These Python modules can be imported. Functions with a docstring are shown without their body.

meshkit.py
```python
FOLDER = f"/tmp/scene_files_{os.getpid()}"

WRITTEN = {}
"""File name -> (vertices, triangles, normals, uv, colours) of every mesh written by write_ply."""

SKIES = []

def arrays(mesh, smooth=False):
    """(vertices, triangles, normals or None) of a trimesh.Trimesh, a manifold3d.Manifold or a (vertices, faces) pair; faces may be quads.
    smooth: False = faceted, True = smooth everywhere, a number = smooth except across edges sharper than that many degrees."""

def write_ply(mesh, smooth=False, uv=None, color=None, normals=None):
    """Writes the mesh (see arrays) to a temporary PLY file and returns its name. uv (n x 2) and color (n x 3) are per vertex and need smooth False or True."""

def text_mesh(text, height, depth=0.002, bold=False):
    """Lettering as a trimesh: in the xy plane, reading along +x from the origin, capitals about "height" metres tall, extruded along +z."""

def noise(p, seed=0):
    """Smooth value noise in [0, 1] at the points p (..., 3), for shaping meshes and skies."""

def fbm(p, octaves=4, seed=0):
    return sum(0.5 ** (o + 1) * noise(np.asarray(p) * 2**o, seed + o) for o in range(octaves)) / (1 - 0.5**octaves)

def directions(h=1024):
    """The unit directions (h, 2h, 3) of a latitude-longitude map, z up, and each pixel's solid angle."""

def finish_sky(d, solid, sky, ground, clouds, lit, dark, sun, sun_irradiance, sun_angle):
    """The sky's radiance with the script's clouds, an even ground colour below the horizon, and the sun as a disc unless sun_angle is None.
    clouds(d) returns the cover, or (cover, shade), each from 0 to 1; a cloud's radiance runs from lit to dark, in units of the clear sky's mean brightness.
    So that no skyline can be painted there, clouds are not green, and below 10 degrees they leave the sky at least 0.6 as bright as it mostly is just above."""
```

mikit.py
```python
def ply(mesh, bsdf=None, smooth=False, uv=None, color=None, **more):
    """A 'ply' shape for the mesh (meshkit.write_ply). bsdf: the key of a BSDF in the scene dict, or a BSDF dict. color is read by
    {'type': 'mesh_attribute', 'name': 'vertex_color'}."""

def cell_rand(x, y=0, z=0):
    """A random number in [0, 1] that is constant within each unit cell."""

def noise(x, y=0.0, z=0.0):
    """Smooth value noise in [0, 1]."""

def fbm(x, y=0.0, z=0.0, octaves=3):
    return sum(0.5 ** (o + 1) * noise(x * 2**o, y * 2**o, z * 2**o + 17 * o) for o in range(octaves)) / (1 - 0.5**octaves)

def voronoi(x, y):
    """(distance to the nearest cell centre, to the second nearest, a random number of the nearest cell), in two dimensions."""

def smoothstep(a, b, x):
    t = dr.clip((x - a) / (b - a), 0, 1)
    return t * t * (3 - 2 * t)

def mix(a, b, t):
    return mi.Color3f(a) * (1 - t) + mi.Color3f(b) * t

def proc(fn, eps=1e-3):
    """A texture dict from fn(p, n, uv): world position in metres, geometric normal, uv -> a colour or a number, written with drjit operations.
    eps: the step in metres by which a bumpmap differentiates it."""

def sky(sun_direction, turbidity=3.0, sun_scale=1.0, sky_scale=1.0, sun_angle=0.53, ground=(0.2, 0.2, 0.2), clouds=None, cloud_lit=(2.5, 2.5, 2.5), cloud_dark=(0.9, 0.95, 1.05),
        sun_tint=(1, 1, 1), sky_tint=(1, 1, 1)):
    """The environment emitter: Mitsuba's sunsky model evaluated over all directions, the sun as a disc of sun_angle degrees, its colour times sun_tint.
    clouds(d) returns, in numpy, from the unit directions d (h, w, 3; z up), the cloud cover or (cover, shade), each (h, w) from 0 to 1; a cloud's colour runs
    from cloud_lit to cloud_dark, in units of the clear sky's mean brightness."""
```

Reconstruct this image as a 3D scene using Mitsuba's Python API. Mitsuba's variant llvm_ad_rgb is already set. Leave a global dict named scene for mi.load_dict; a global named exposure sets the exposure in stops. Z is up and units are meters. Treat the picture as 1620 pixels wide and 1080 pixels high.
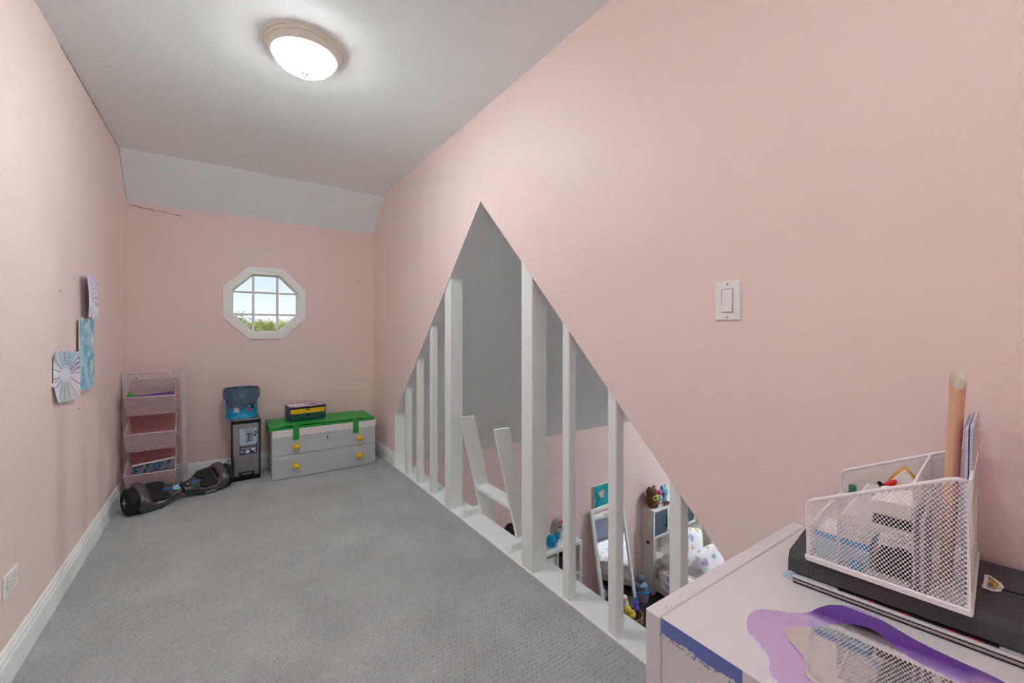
import math, random
import numpy as np, trimesh, drjit as dr, mitsuba as mi
import manifold3d as m3
from shapely.geometry import Polygon, Point, LineString, box as sbox
from shapely import affinity
from shapely.ops import unary_union
import mikit, meshkit

RNG = np.random.default_rng(7)
scene = {'type': 'scene'}
labels = {}

# ---------------------------------------------------------------- camera, sky, lights, exposure
YAW = math.radians(34.6)
EYE = (0.0, 0.0, 1.15)
FPX = 660.0
scene['camera'] = {
    'type': 'perspective', 'fov': 2 * math.degrees(math.atan(810 / FPX)), 'fov_axis': 'x', 'near_clip': 0.02, 'far_clip': 500.0,
    'principal_point_offset_x': 0.0, 'principal_point_offset_y': (540 - 525.5) / 1080.0,
    'to_world': mi.ScalarTransform4f().look_at(origin=list(EYE), target=[math.sin(YAW), math.cos(YAW), EYE[2]], up=[0, 0, 1])}
scene['sky'] = mikit.sky((-0.45, -0.55, 0.70), turbidity=4.0, sun_scale=4.0, sky_scale=5.2, sky_tint=(1.32, 1.12, 1.02))
LAMP_POWER = (69.0, 73.5, 73.5)       # loft ceiling bowl, radiance
ADDED_FILL_LAMP = (36.0, 40.0, 41.0)           # unseen bowl added as fill above the desk end, radiance
ADDED_ROOM_LAMP = (355.0, 390.0, 395.0)           # unseen bowl added to brighten the lower room, radiance
exposure = 0.0

# ---------------------------------------------------------------- materials
def lin(c):
    if isinstance(c, str):
        c = [int(c[i:i + 2], 16) / 255 for i in (1, 3, 5)]
    return [x / 12.92 if x <= 0.04045 else ((x + 0.055) / 1.055) ** 2.4 for x in c]

def mat(name, color, rough=0.5, metallic=0.0, spec=0.5, **kw):
    base = color if isinstance(color, dict) else {'type': 'rgb', 'value': lin(color)}
    d = {'type': 'principled', 'base_color': base, 'roughness': rough, 'metallic': metallic, 'specular': spec, **kw}
    scene['bsdf_' + name] = {'type': 'twosided', 'bsdf': d}
    return name

def bumped(name, color, bump, scale=1.0, eps=1e-3, rough=0.5, spec=0.5, **kw):
    base = color if isinstance(color, dict) else {'type': 'rgb', 'value': lin(color)}
    scene['bsdf_' + name] = {'type': 'twosided', 'bsdf': {'type': 'bumpmap', 'arbitrary': mikit.proc(bump, eps), 'scale': scale,
        'bsdf': {'type': 'principled', 'base_color': base, 'roughness': rough, 'specular': spec, **kw}}}
    return name

def peel(p, n, uv):     # roller-stippled wall paint
    return 0.0007 * mikit.fbm(p.x * 210, p.y * 210, p.z * 210, 2)

def carpet_color(p, n, uv):     # heathered grey yarn, nap brushed in patches
    t = mikit.fbm(p.x * 5.5 + 4, p.y * 4.5, 1.0, 3)
    f = mikit.noise(p.x * 420, p.y * 420, 3.0)
    k = 0.405 + 0.055 * (t - 0.5) * 2 + 0.08 * (f - 0.5)
    return mi.Color3f(k * 0.95, k, k)

def wood_bump(p, n, uv):        # brushed paint on timber
    return 0.0007 * mikit.fbm(p.x * 320, p.y * 320, p.z * 9, 2)

def rib_bump(p, n, uv):
    return 0.00035 * dr.sin((p.x * 0.985 + p.y * 0.17) * 2 * math.pi / 0.0042)

def fabric_bump(p, n, uv):
    return 0.006 * mikit.fbm(p.x * 9, p.y * 9, p.z * 26, 3)

bumped('pink', (0.917, 0.833, 0.819), peel, rough=0.52, spec=0.42)
bumped('ceiling', (0.914, 0.958, 0.953), peel, rough=0.75, spec=0.25)
mat('carpet', mikit.proc(carpet_color), 0.95, spec=0.1)
bumped('painted_timber', (0.925, 0.945, 0.94), wood_bump, rough=0.38, spec=0.4)
bumped('ribbed_black', (0.26, 0.255, 0.275), rib_bump, eps=4e-4, rough=0.5, spec=0.4)
bumped('chest_cloth', (0.74, 0.77, 0.775), fabric_bump, eps=4e-3, rough=0.6, spec=0.3)
mat('trim_white', (0.935, 0.955, 0.95), 0.35)
mat('white_plastic', (0.92, 0.93, 0.92), 0.3)
mat('desk_white', (0.84, 0.837, 0.842), 0.3)
mat('matte_white', (0.88, 0.87, 0.87), 0.6)
mat('mesh_white', (0.90, 0.895, 0.89), 0.35)
mat('warm_white', (0.86, 0.84, 0.81), 0.45)
mat('black', (0.06, 0.062, 0.07), 0.5)
mat('matte_black', (0.035, 0.037, 0.042), 0.8)
mat('dark_slot', (0.12, 0.11, 0.11), 0.8)
mat('crack', (0.42, 0.36, 0.34), 0.9)
mat('print', {'type': 'mesh_attribute', 'name': 'vertex_color'}, 0.7, spec=0.3)
mat('gloss_print', {'type': 'mesh_attribute', 'name': 'vertex_color'}, 0.35, spec=0.4)
mat('nickel', (0.90, 0.885, 0.85), 0.38, metallic=0.12)
mat('steel', (0.66, 0.66, 0.68), 0.34, metallic=0.9)
mat('yellow', (0.90, 0.74, 0.05), 0.5)
mat('green', (0.10, 0.58, 0.22), 0.45)
mat('bright_green', (0.16, 0.66, 0.20), 0.5)
mat('dark_green', (0.03, 0.32, 0.24), 0.45)
mat('navy', (0.09, 0.22, 0.40), 0.45)
mat('bin_blue', (0.06, 0.56, 0.76), 0.45)
mat('sky_blue', (0.12, 0.58, 0.84), 0.45)
mat('light_cyan', (0.45, 0.80, 0.88), 0.4)
mat('glow_blue', (0.06, 0.45, 0.86), 0.3)
mat('hover_grey', (0.385, 0.365, 0.38), 0.33, metallic=0.55)
mat('rubber', (0.055, 0.055, 0.06), 0.7)
mat('grip', (0.055, 0.075, 0.10), 0.6)
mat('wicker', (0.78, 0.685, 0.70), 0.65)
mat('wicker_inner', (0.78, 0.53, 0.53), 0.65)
mat('rack_white', (0.80, 0.77, 0.775), 0.45)
mat('purple', (0.52, 0.36, 0.66), 0.4)
mat('paper_white', (0.90, 0.89, 0.88), 0.7)
mat('kraft', (0.84, 0.655, 0.535), 0.65)
mat('cream', (0.90, 0.885, 0.83), 0.6)
mat('page', (0.80, 0.80, 0.87), 0.7)
mat('notebook_cover', (0.72, 0.655, 0.65), 0.55)
mat('lilac', (0.78, 0.66, 0.82), 0.5)
mat('silver', (0.80, 0.80, 0.825), 0.35)
mat('taupe', (0.62, 0.56, 0.56), 0.4)
mat('red', (0.78, 0.08, 0.10), 0.45)
mat('maroon', (0.36, 0.14, 0.12), 0.7)
mat('gold', (0.93, 0.70, 0.28), 0.22, metallic=1.0)
mat('clear_blue', (0.72, 0.82, 0.90), 0.25)
mat('marker_green', (0.10, 0.45, 0.33), 0.45)
mat('paint_blue', (0.37, 0.44, 0.70), 0.5)
mat('paint_teal', (0.25, 0.60, 0.70), 0.5)
mat('charcoal_wood', (0.30, 0.385, 0.43), 0.5)
mat('dark_floor', (0.13, 0.13, 0.14), 0.55)
mat('plush_brown', (0.40, 0.29, 0.21), 0.95, spec=0.1)
mat('plush_dark', (0.22, 0.15, 0.13), 0.95, spec=0.1)
mat('plush_grey', (0.66, 0.64, 0.63), 0.95, spec=0.1)
mat('plush_blue', (0.16, 0.56, 0.74), 0.95, spec=0.1)
mat('plush_cyan', (0.50, 0.76, 0.88), 0.95, spec=0.1)
mat('plush_white', (0.90, 0.88, 0.88), 0.95, spec=0.1)
mat('plush_lilac', (0.66, 0.62, 0.80), 0.95, spec=0.1)
mat('plush_yellow', (0.90, 0.80, 0.35), 0.95, spec=0.1)
mat('plush_purple', (0.42, 0.38, 0.82), 0.95, spec=0.1)
mat('plush_pink', (0.85, 0.36, 0.62), 0.6, spec=0.3)
mat('lime', (0.70, 0.85, 0.35), 0.5)
mat('tan_wicker', (0.52, 0.42, 0.32), 0.8)
mat('grey_cloth', (0.42, 0.43, 0.47), 0.9, spec=0.1)
mat('blue_cloth', (0.55, 0.66, 0.78), 0.9, spec=0.1)
mat('bin_mauve', (0.62, 0.52, 0.66), 0.6)
mat('panel_blue_grey', (0.52, 0.56, 0.64), 0.6)
mat('bark', (0.33, 0.26, 0.20), 0.9)
mat('grass', (0.42, 0.50, 0.25), 0.95, spec=0.1)
mat('leaf', {'type': 'mesh_attribute', 'name': 'vertex_color'}, 0.8, spec=0.2)
mat('liner', (0.27, 0.37, 0.45), 0.26, spec=0.6)
mat('liner_blue', (0.06, 0.50, 0.68), 0.3, spec=0.6)
scene['bsdf_glass'] = {'type': 'thindielectric', 'int_ior': 1.5}
scene['bsdf_mirror'] = {'type': 'twosided', 'bsdf': {'type': 'roughconductor', 'alpha': 0.002, 'material': 'none', 'specular_reflectance': {'type': 'rgb', 'value': [0.88, 0.89, 0.89]}}}
scene['bsdf_purple_mirror'] = {'type': 'twosided', 'bsdf': {'type': 'blendbsdf', 'weight': 0.30,
    'a': {'type': 'roughconductor', 'alpha': 0.012, 'material': 'none', 'specular_reflectance': {'type': 'rgb', 'value': [0.97, 0.99, 0.97]}},
    'b': {'type': 'diffuse', 'reflectance': {'type': 'rgb', 'value': lin((0.66, 0.36, 0.97))}}}}
scene['bsdf_white_lamp'] = {'type': 'twosided', 'bsdf': {'type': 'diffuse', 'reflectance': {'type': 'rgb', 'value': [0.8, 0.78, 0.74]}}}

# ---------------------------------------------------------------- helpers
COUNT = {}
def numbered(k):
    n = COUNT.get(k, 0)
    COUNT[k] = n + 1
    return k if n == 0 else f'{k}_{n:03d}'

def put(parent, name, mesh, m, smooth=False, label=None, color=None, kind=None, **more):
    """One mesh of the scene: a part when parent is given."""
    key = numbered(f'{parent}__{name}' if parent else name)
    if isinstance(mesh, (list, tuple)) and not isinstance(mesh[0], np.ndarray):
        mesh = join(mesh)
    scene[key] = mikit.ply(mesh, 'bsdf_' + m, smooth, color=color, **more)
    tag = {}
    if label: tag['label'] = label
    if kind: tag['kind'] = kind
    if tag: labels[key] = tag
    return key

def thing(name, label, category, group=None):
    key = numbered(name)
    labels[key] = {'label': label, 'category': category}
    if group: labels[key]['group'] = group
    return key

def solo(name, mesh, m, label, category, group=None, smooth=False, color=None, **more):
    key = thing(name, label, category, group)
    if isinstance(mesh, list): mesh = join(mesh)
    scene[key] = mikit.ply(mesh, 'bsdf_' + m, smooth, color=color, **more)
    return key

def struct(name, mesh, m, label, smooth=False):
    key = numbered(name)
    if isinstance(mesh, list): mesh = join(mesh)
    scene[key] = mikit.ply(mesh, 'bsdf_' + m, smooth)
    labels[key] = {'kind': 'structure', 'label': label}
    return key

def join(ms):
    return trimesh.util.concatenate([m for m in ms])

def box(x0, x1, y0, y1, z0, z1, c=0.0):
    if c <= 0:
        return trimesh.creation.box(bounds=[(x0, y0, z0), (x1, y1, z1)])
    c = min(c, (x1 - x0) / 2.01, (y1 - y0) / 2.01, (z1 - z0) / 2.01)
    P = []
    for x, sx in ((x0, 1), (x1, -1)):
        for y, sy in ((y0, 1), (y1, -1)):
            for z, sz in ((z0, 1), (z1, -1)):
                P += [(x + c * sx, y + c * sy, z), (x + c * sx, y, z + c * sz), (x, y + c * sy, z + c * sz)]
    return trimesh.convex.convex_hull(np.array(P))

def rbox(x0, x1, y0, y1, z0, z1, r, seg=12):
    r = min(r, (x1 - x0) / 2.01, (y1 - y0) / 2.01, (z1 - z0) / 2.01)
    s = trimesh.creation.uv_sphere(r, count=[seg // 2 + 1, seg]).vertices
    P = [s + (x, y, z) for x in (x0 + r, x1 - r) for y in (y0 + r, y1 - r) for z in (z0 + r, z1 - r)]
    return trimesh.convex.convex_hull(np.vstack(P))

def hull(P):
    return trimesh.convex.convex_hull(np.array(P, float))

def tf(mesh, M):
    m = mesh.copy()
    m.apply_transform(M)
    return m

def move(mesh, x, y, z):
    return tf(mesh, trimesh.transformations.translation_matrix((x, y, z)))

def rot(mesh, ang, axis=(0, 0, 1), at=(0, 0, 0)):
    return tf(mesh, trimesh.transformations.rotation_matrix(math.radians(ang), axis, at))

def frame(o, u, v, w):
    M = np.eye(4)
    M[:3, 0], M[:3, 1], M[:3, 2], M[:3, 3] = u, v, w, o
    return M

def extrude(poly, h):
    ps = getattr(poly, 'geoms', [poly])
    return join([trimesh.creation.extrude_polygon(p, h, engine='earcut') for p in ps if p.area > 1e-9])

def prism_x(poly_yz, x0, x1):       # polygon in (y, z), extruded along x
    if not hasattr(poly_yz, 'area'): poly_yz = Polygon(poly_yz)
    return tf(extrude(poly_yz, x1 - x0), frame((x0, 0, 0), (0, 1, 0), (0, 0, 1), (1, 0, 0)))

def prism_y(poly_xz, y0, y1):       # polygon in (x, z), extruded along y
    if not hasattr(poly_xz, 'area'): poly_xz = Polygon(poly_xz)
    m = extrude(poly_xz, y1 - y0)
    m = tf(m, frame((0, y0, 0), (1, 0, 0), (0, 0, 1), (0, 1, 0)))
    m.invert()
    return m

def tube(pts, r, n=8, close=False):
    p = np.asarray(pts, float)
    t = np.roll(p, -1, 0) - np.roll(p, 1, 0) if close else np.gradient(p, axis=0)
    t /= np.linalg.norm(t, axis=1, keepdims=True) + 1e-12
    ref = np.array([0, 0, 1.0]) if abs(t[:, 2]).mean() < 0.8 else np.array([1.0, 0, 0])
    a = np.cross(t, ref); a /= np.linalg.norm(a, axis=1, keepdims=True) + 1e-12
    b = np.cross(t, a)
    ang = np.arange(n) * 2 * np.pi / n
    rr = np.broadcast_to(r, (len(p),))[:, None, None]
    v = (p[:, None] + rr * (np.cos(ang)[None, :, None] * a[:, None] + np.sin(ang)[None, :, None] * b[:, None])).reshape(-1, 3)
    k = len(p); F = []
    for i in range(k if close else k - 1):
        j2 = (i + 1) % k
        for j in range(n):
            q = (j + 1) % n
            F += [(i * n + j, i * n + q, j2 * n + q), (i * n + j, j2 * n + q, j2 * n + j)]
    if not close:
        v = np.vstack([v, p[0], p[-1]]); c0, c1 = len(v) - 2, len(v) - 1
        for j in range(n):
            q = (j + 1) % n
            F += [(c0, q, j), (c1, (k - 1) * n + j, (k - 1) * n + q)]
    return trimesh.Trimesh(v, F, process=False)

def lathe(profile, n=48):
    return trimesh.creation.revolve(np.array(profile, float), sections=n)

def ell(c, r, sub=3):
    m = trimesh.creation.icosphere(subdivisions=sub)
    m.apply_scale(np.broadcast_to(r, 3)); m.apply_translation(c)
    return m

def grid(nu, nv, f):
    """Surface from f(U, V) -> (nv, nu, 3), U and V in [0, 1]."""
    U, V = np.meshgrid(np.linspace(0, 1, nu), np.linspace(0, 1, nv))
    P = np.asarray(f(U, V), float).reshape(-1, 3)
    i, j = np.meshgrid(np.arange(nu - 1), np.arange(nv - 1))
    a = (j * nu + i).ravel()
    F = np.vstack([np.stack([a, a + 1, a + nu + 1], 1), np.stack([a, a + nu + 1, a + nu], 1)])
    return trimesh.Trimesh(P, F, process=False), U.ravel(), V.ravel()

def smooth_loop(pts, n=10):
    p = np.array(pts, float); out = []
    k = len(p)
    for i in range(k):
        a, b, c, d = p[i - 1], p[i], p[(i + 1) % k], p[(i + 2) % k]
        for t in np.linspace(0, 1, n, endpoint=False):
            out.append(0.5 * (2 * b + (c - a) * t + (2 * a - 5 * b + 4 * c - d) * t ** 2 + (-a + 3 * b - 3 * c + d) * t ** 3))
    return np.array(out)

def C(*cols):
    return np.array([lin(c) for c in cols])

def paint(base, n, layers):
    """Vertex colours: a base colour with (mask, colour) layers laid over it."""
    c = np.tile(lin(base), (n, 1))
    for m, col in layers:
        m = np.asarray(m, float)[:, None]
        c = c * (1 - m) + np.array(lin(col)) * m
    return c

# ---------------------------------------------------------------- the setting: loft
XL, XR, YB, YF = -0.59, 1.20, 4.13, -0.30
ZC = 2.405
SLOPE = 3.951                  # y + z on the far roof slope of the lower room
APEX = (2.056, SLOPE - 2.056)
NEAR = APEX[1] - APEX[0]       # z - y on the near slope
FZ = -2.77                     # floor of the lower room
J0, J1 = 0.605, 3.497          # ends of the gable opening

struct('floor', box(XL - 0.15, XR, YF - 0.15, YB + 0.15, -0.28, -0.0125), 'carpet', 'grey looped carpet of the loft')
def pile(U, V):         # looped pile: staggered tufts with small pits between them
    x, y = XL + 0.001 + (XR - XL - 0.001) * U, YF + (YB - YF) * V
    q = np.stack([x, y, 0 * x], -1)
    wx, wy = x + 0.009 * (meshkit.noise(q * 28, 1) - 0.5), y + 0.009 * (meshkit.noise(q * 28, 2) - 0.5)
    px, py = 0.0185, 0.0165
    row = np.floor(wy / py); u = wx / px + 0.5 * (row % 2); col = np.floor(u)
    a, b = (u - col - 0.5) * px, (wy / py - row - 0.5) * py
    rnd = meshkit.noise(np.stack([col * 7.13, row * 5.71, 0 * col], -1), 5)
    pit = (0.0035 + 0.0100 * rnd) * np.exp(-((a + 0.35 * b) / 0.0050) ** 2 - (b / 0.0036) ** 2)
    return np.stack([x, y, -0.0004 - np.minimum(pit, 0.0105) - 0.0010 * meshkit.noise(q * 230, 3)], -1)
put('floor', 'pile', grid(440, 1060, pile)[0], 'carpet', True, label='looped carpet pile with small pits', kind='stuff')
struct('wall_left', box(XL - 0.15, XL, YF - 0.15, YB + 0.15, -0.28, 2.60), 'pink', 'pink painted wall on the left')
struct('wall_front', box(XL, XR, YF - 0.15, YF, -0.28, 2.60), 'pink', 'pink wall behind the camera')
WC, WR = (0.295, 1.397), 0.300
def octagon(r):
    a = (np.arange(8) + 0.5) * math.pi / 4
    return Polygon(np.stack([WC[0] + r / math.cos(math.pi / 8) * np.cos(a), WC[1] + r / math.cos(math.pi / 8) * np.sin(a)], 1))
wb = struct('wall_back', prism_y(sbox(XL, -0.28, XR, 2.11).difference(octagon(0.262)), YB, YB + 0.15), 'pink', 'pink end wall with an octagonal window')
struct('ceiling', box(XL, XR, YF, 3.838, ZC, 2.60), 'ceiling', 'flat grey-white loft ceiling')
cs = struct('ceiling_slope', prism_x([(3.838, ZC), (YB, 2.11), (YB + 0.15, 2.11), (YB + 0.15, 2.6), (3.838, 2.6)], XL, XR), 'ceiling', 'sloping part of the ceiling above the end wall')
opening = Polygon([(J0, 0), (J0, J0 + NEAR), APEX, (J1, SLOPE - J1), (J1, 0)])
cut = Polygon([(J0, 0), (J0, J0 + NEAR), (APEX[0], APEX[1]), (APEX[0] + 0.006, APEX[1] + 0.006), (J1 + 0.006, SLOPE - J1 + 0.006), (J1 + 0.006, 0)])
wall_r = Polygon([(YF - 0.15, -0.28), (YB + 0.15, -0.28), (YB + 0.15, 2.60), (YF - 0.15, 2.60)]).difference(cut)
wr = struct('wall_right', prism_x(wall_r, XR, XR + 0.135), 'pink', 'pink wall with the gable-shaped opening')
# white-painted lining of the opening
struct('trim_1', box(XR, XR + 0.145, J0, J1, -0.001, 0.004, 0.001), 'painted_timber', 'white sill board along the foot of the opening')
ext = 0.006
struct('trim_2', prism_x([(APEX[0], APEX[1]), (J1, SLOPE - J1), (J1 + ext, SLOPE - J1 + ext), (APEX[0] + ext, APEX[1] + ext)], XR - 0.001, XR + 0.135), 'trim_white', 'white edge along the far slope of the opening')
struct('trim_3', prism_x([(J1, 0.004), (J1 + ext, 0.004), (J1 + ext, SLOPE - J1 + ext), (J1, SLOPE - J1)], XR - 0.001, XR + 0.135), 'trim_white', 'white jamb at the far end of the opening')

# skirting boards
SK = [(0, 0), (0.014, 0), (0.014, 0.080), (0.0125, 0.084), (0.0095, 0.085), (0.0095, 0.092), (0.0120, 0.094), (0.0110, 0.102), (0.0065, 0.106), (0.0065, 0.111), (0.0085, 0.113), (0.0055, 0.120), (0, 0.122)]
struct('baseboard_left', tf(extrude(Polygon(SK), YB - YF - 0.001), frame((XL, YF, 0), (1, 0, 0), (0, 0, 1), (0, 1, 0))), 'trim_white', 'white moulded baseboard along the left wall')
struct('baseboard_back', tf(extrude(Polygon(SK), XR - XL - 0.028), frame((XL + 0.014, YB, 0), (0, -1, 0), (0, 0, 1), (1, 0, 0))), 'trim_white', 'white moulded baseboard along the end wall')
struct('baseboard_right', tf(extrude(Polygon(SK), YB - J1 - 0.008), frame((XR, J1 + 0.007, 0), (-1, 0, 0), (0, 0, 1), (0, 1, 0))), 'trim_white', 'short white moulded baseboard right of the toy chest')

# cracked paint lines where the walls meet the ceiling, nail holes
def ribbon(pts, w, lift_axis, lift):
    p = np.array(pts, float); out = []
    ax = np.array(lift_axis, float)
    for a, b in zip(p[:-1], p[1:]):
        d = (b - a) / np.linalg.norm(b - a); s = np.cross(ax, d) * w * RNG.uniform(0.4, 1.3)
        out.append(hull([a - s, a + s, b - s, b + s, a - s + ax * lift, a + s + ax * lift, b - s + ax * lift, b + s + ax * lift]))
    return join(out)
pts = [(x, YB, 2.088 - 0.035 * i / 13 + RNG.uniform(-0.004, 0.004)) for i, x in enumerate(np.linspace(XL + 0.01, -0.27, 14))]
put(wb, 'crack', ribbon(pts, 0.0022, (0, -1, 0), 0.0012), 'crack', label='thin brown crack under the slope')
pts = [(XL, y, z) for y, z in zip(np.linspace(3.843, 4.122, 12), np.linspace(ZC - 0.006, 2.117, 12))]
put('wall_left', 'crack', ribbon(pts, 0.0028, (1, 0, 0), 0.0012), 'crack', label='ragged grey caulk line beside the sloping ceiling')
pts = [(XL, y, ZC - 0.003 + RNG.uniform(-0.002, 0.002)) for y in np.linspace(2.62, 3.838, 26)]
put('wall_left', 'crack', ribbon(pts, 0.0019, (1, 0, 0), 0.0010), 'crack', label='ragged caulk line under the flat ceiling')
put(cs, 'nail_hole', move(rot(lathe([(0, 0), (0.005, 0), (0.004, 0.0015), (0, 0.002)], 12), 180 + 45, (1, 0, 0)), -0.40, 3.872, 2.405 - 0.035), 'crack')
for y, z in ((2.90, 0.835 - 0.06), (2.62, 1.33)):
    put('wall_left', 'nail_hole', move(rot(lathe([(0, 0), (0.004, 0), (0.003, 0.0015), (0, 0.002)], 12), 90, (0, 1, 0)), XL, y, z), 'crack')
put(wb, 'nail_hole', move(rot(lathe([(0, 0), (0.005, 0), (0.004, 0.002), (0, 0.003)], 12), 90, (1, 0, 0)), 1.06, YB, 1.63), 'crack')

# octagonal window
w1 = 'window_1'
labels[w1] = {'kind': 'structure', 'label': 'white octagonal window with nine panes in the end wall'}
def oct_ring(ro, ri, y0, y1):
    return prism_y(octagon(ro).difference(octagon(ri)), y0, y1)
put(w1, 'casing', [oct_ring(0.302, 0.283, YB - 0.016, YB), oct_ring(0.285, 0.270, YB - 0.021, YB), oct_ring(0.272, 0.252, YB - 0.014, YB), oct_ring(0.255, 0.244, YB - 0.018, YB + 0.03)], 'trim_white')
put(w1, 'sash', [oct_ring(0.2620, 0.238, YB + 0.02, YB + 0.075), oct_ring(0.240, 0.233, YB + 0.035, YB + 0.065)], 'white_plastic')
for x in (0.203, 0.383):
    put(w1, 'muntin', box(x - 0.0085, x + 0.0085, YB + 0.033, YB + 0.062, WC[1] - 0.236, WC[1] + 0.236, 0.004), 'white_plastic')
for z in (1.302, 1.490):
    put(w1, 'muntin', box(WC[0] - 0.236, WC[0] + 0.236, YB + 0.034, YB + 0.061, z - 0.0075, z + 0.0075, 0.004), 'white_plastic')
xs, zs = [0.05, 0.203, 0.383, 0.54], [1.15, 1.302, 1.490, 1.645]
for i in range(3):
    for j in range(3):
        c = sbox(xs[i], zs[j], xs[i + 1], zs[j + 1]).intersection(octagon(0.237))
        q = np.array(c.exterior.coords)[:-1]
        P = np.column_stack([q[:, 0], np.full(len(q), YB + 0.047), q[:, 1]])
        F = [(0, k, k + 1) for k in range(1, len(q) - 1)]
        put(w1, 'pane', trimesh.Trimesh(P, F, process=False), 'glass')

# ---------------------------------------------------------------- the setting: lower room
BX0, BX1, BY0 = XR + 0.135, 8.4, -0.018
struct('floor_lower_room', box(BX0 - 0.15, BX1 + 0.15, BY0 - 0.15, YB + 0.15, FZ - 0.15, FZ), 'dark_floor', 'dark floor of the room below')
struct('wall_lower_far', box(BX0, BX1, YB, YB + 0.15, FZ, -0.18), 'pink', 'pink wall of the room below, seen through the opening')
struct('wall_lower_near', box(BX0, BX1, BY0 - 0.15, BY0, FZ, -0.18), 'pink', 'pink near wall of the room below')
struct('wall_lower_left', box(BX0 - 0.15, BX0, BY0 - 0.15, YB + 0.15, FZ, -0.281), 'pink', 'pink wall of the room below under the loft')
gable = Polygon([(BY0 - 0.15, FZ), (YB + 0.15, FZ), (YB + 0.15, -0.1), (2.056, 2.2), (BY0 - 0.15, -0.1)])
struct('wall_lower_end', prism_x(gable.difference(sbox(1.15, -1.85, 2.95, -0.35)), BX1, BX1 + 0.15), 'pink', 'pink gable end of the room below')
struct('ceiling_lower_far_slope', prism_x([APEX, (YB, SLOPE - YB), (YB + 0.3, SLOPE - YB), (APEX[0], APEX[1] + 0.3)], BX0, BX1 + 0.15), 'ceiling', 'grey sloping ceiling behind the posts')
struct('ceiling_lower_near_slope', prism_x([APEX, (APEX[0], APEX[1] + 0.3), (BY0 - 0.3, BY0 + NEAR), (BY0, BY0 + NEAR)], BX0, BX1 + 0.15), 'ceiling', 'near sloping ceiling of the room below')
w2 = 'window_2'
labels[w2] = {'kind': 'structure', 'label': 'large white window in the gable end of the room below'}
put(w2, 'frame', prism_x(sbox(1.14, -1.86, 2.96, -0.34).difference(sbox(1.22, -1.78, 2.88, -0.42)), BX1 - 0.02, BX1 + 0.06), 'trim_white')
put(w2, 'muntin', [box(BX1 + 0.01, BX1 + 0.04, 2.035, 2.075, -1.78, -0.42)], 'trim_white')
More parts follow.
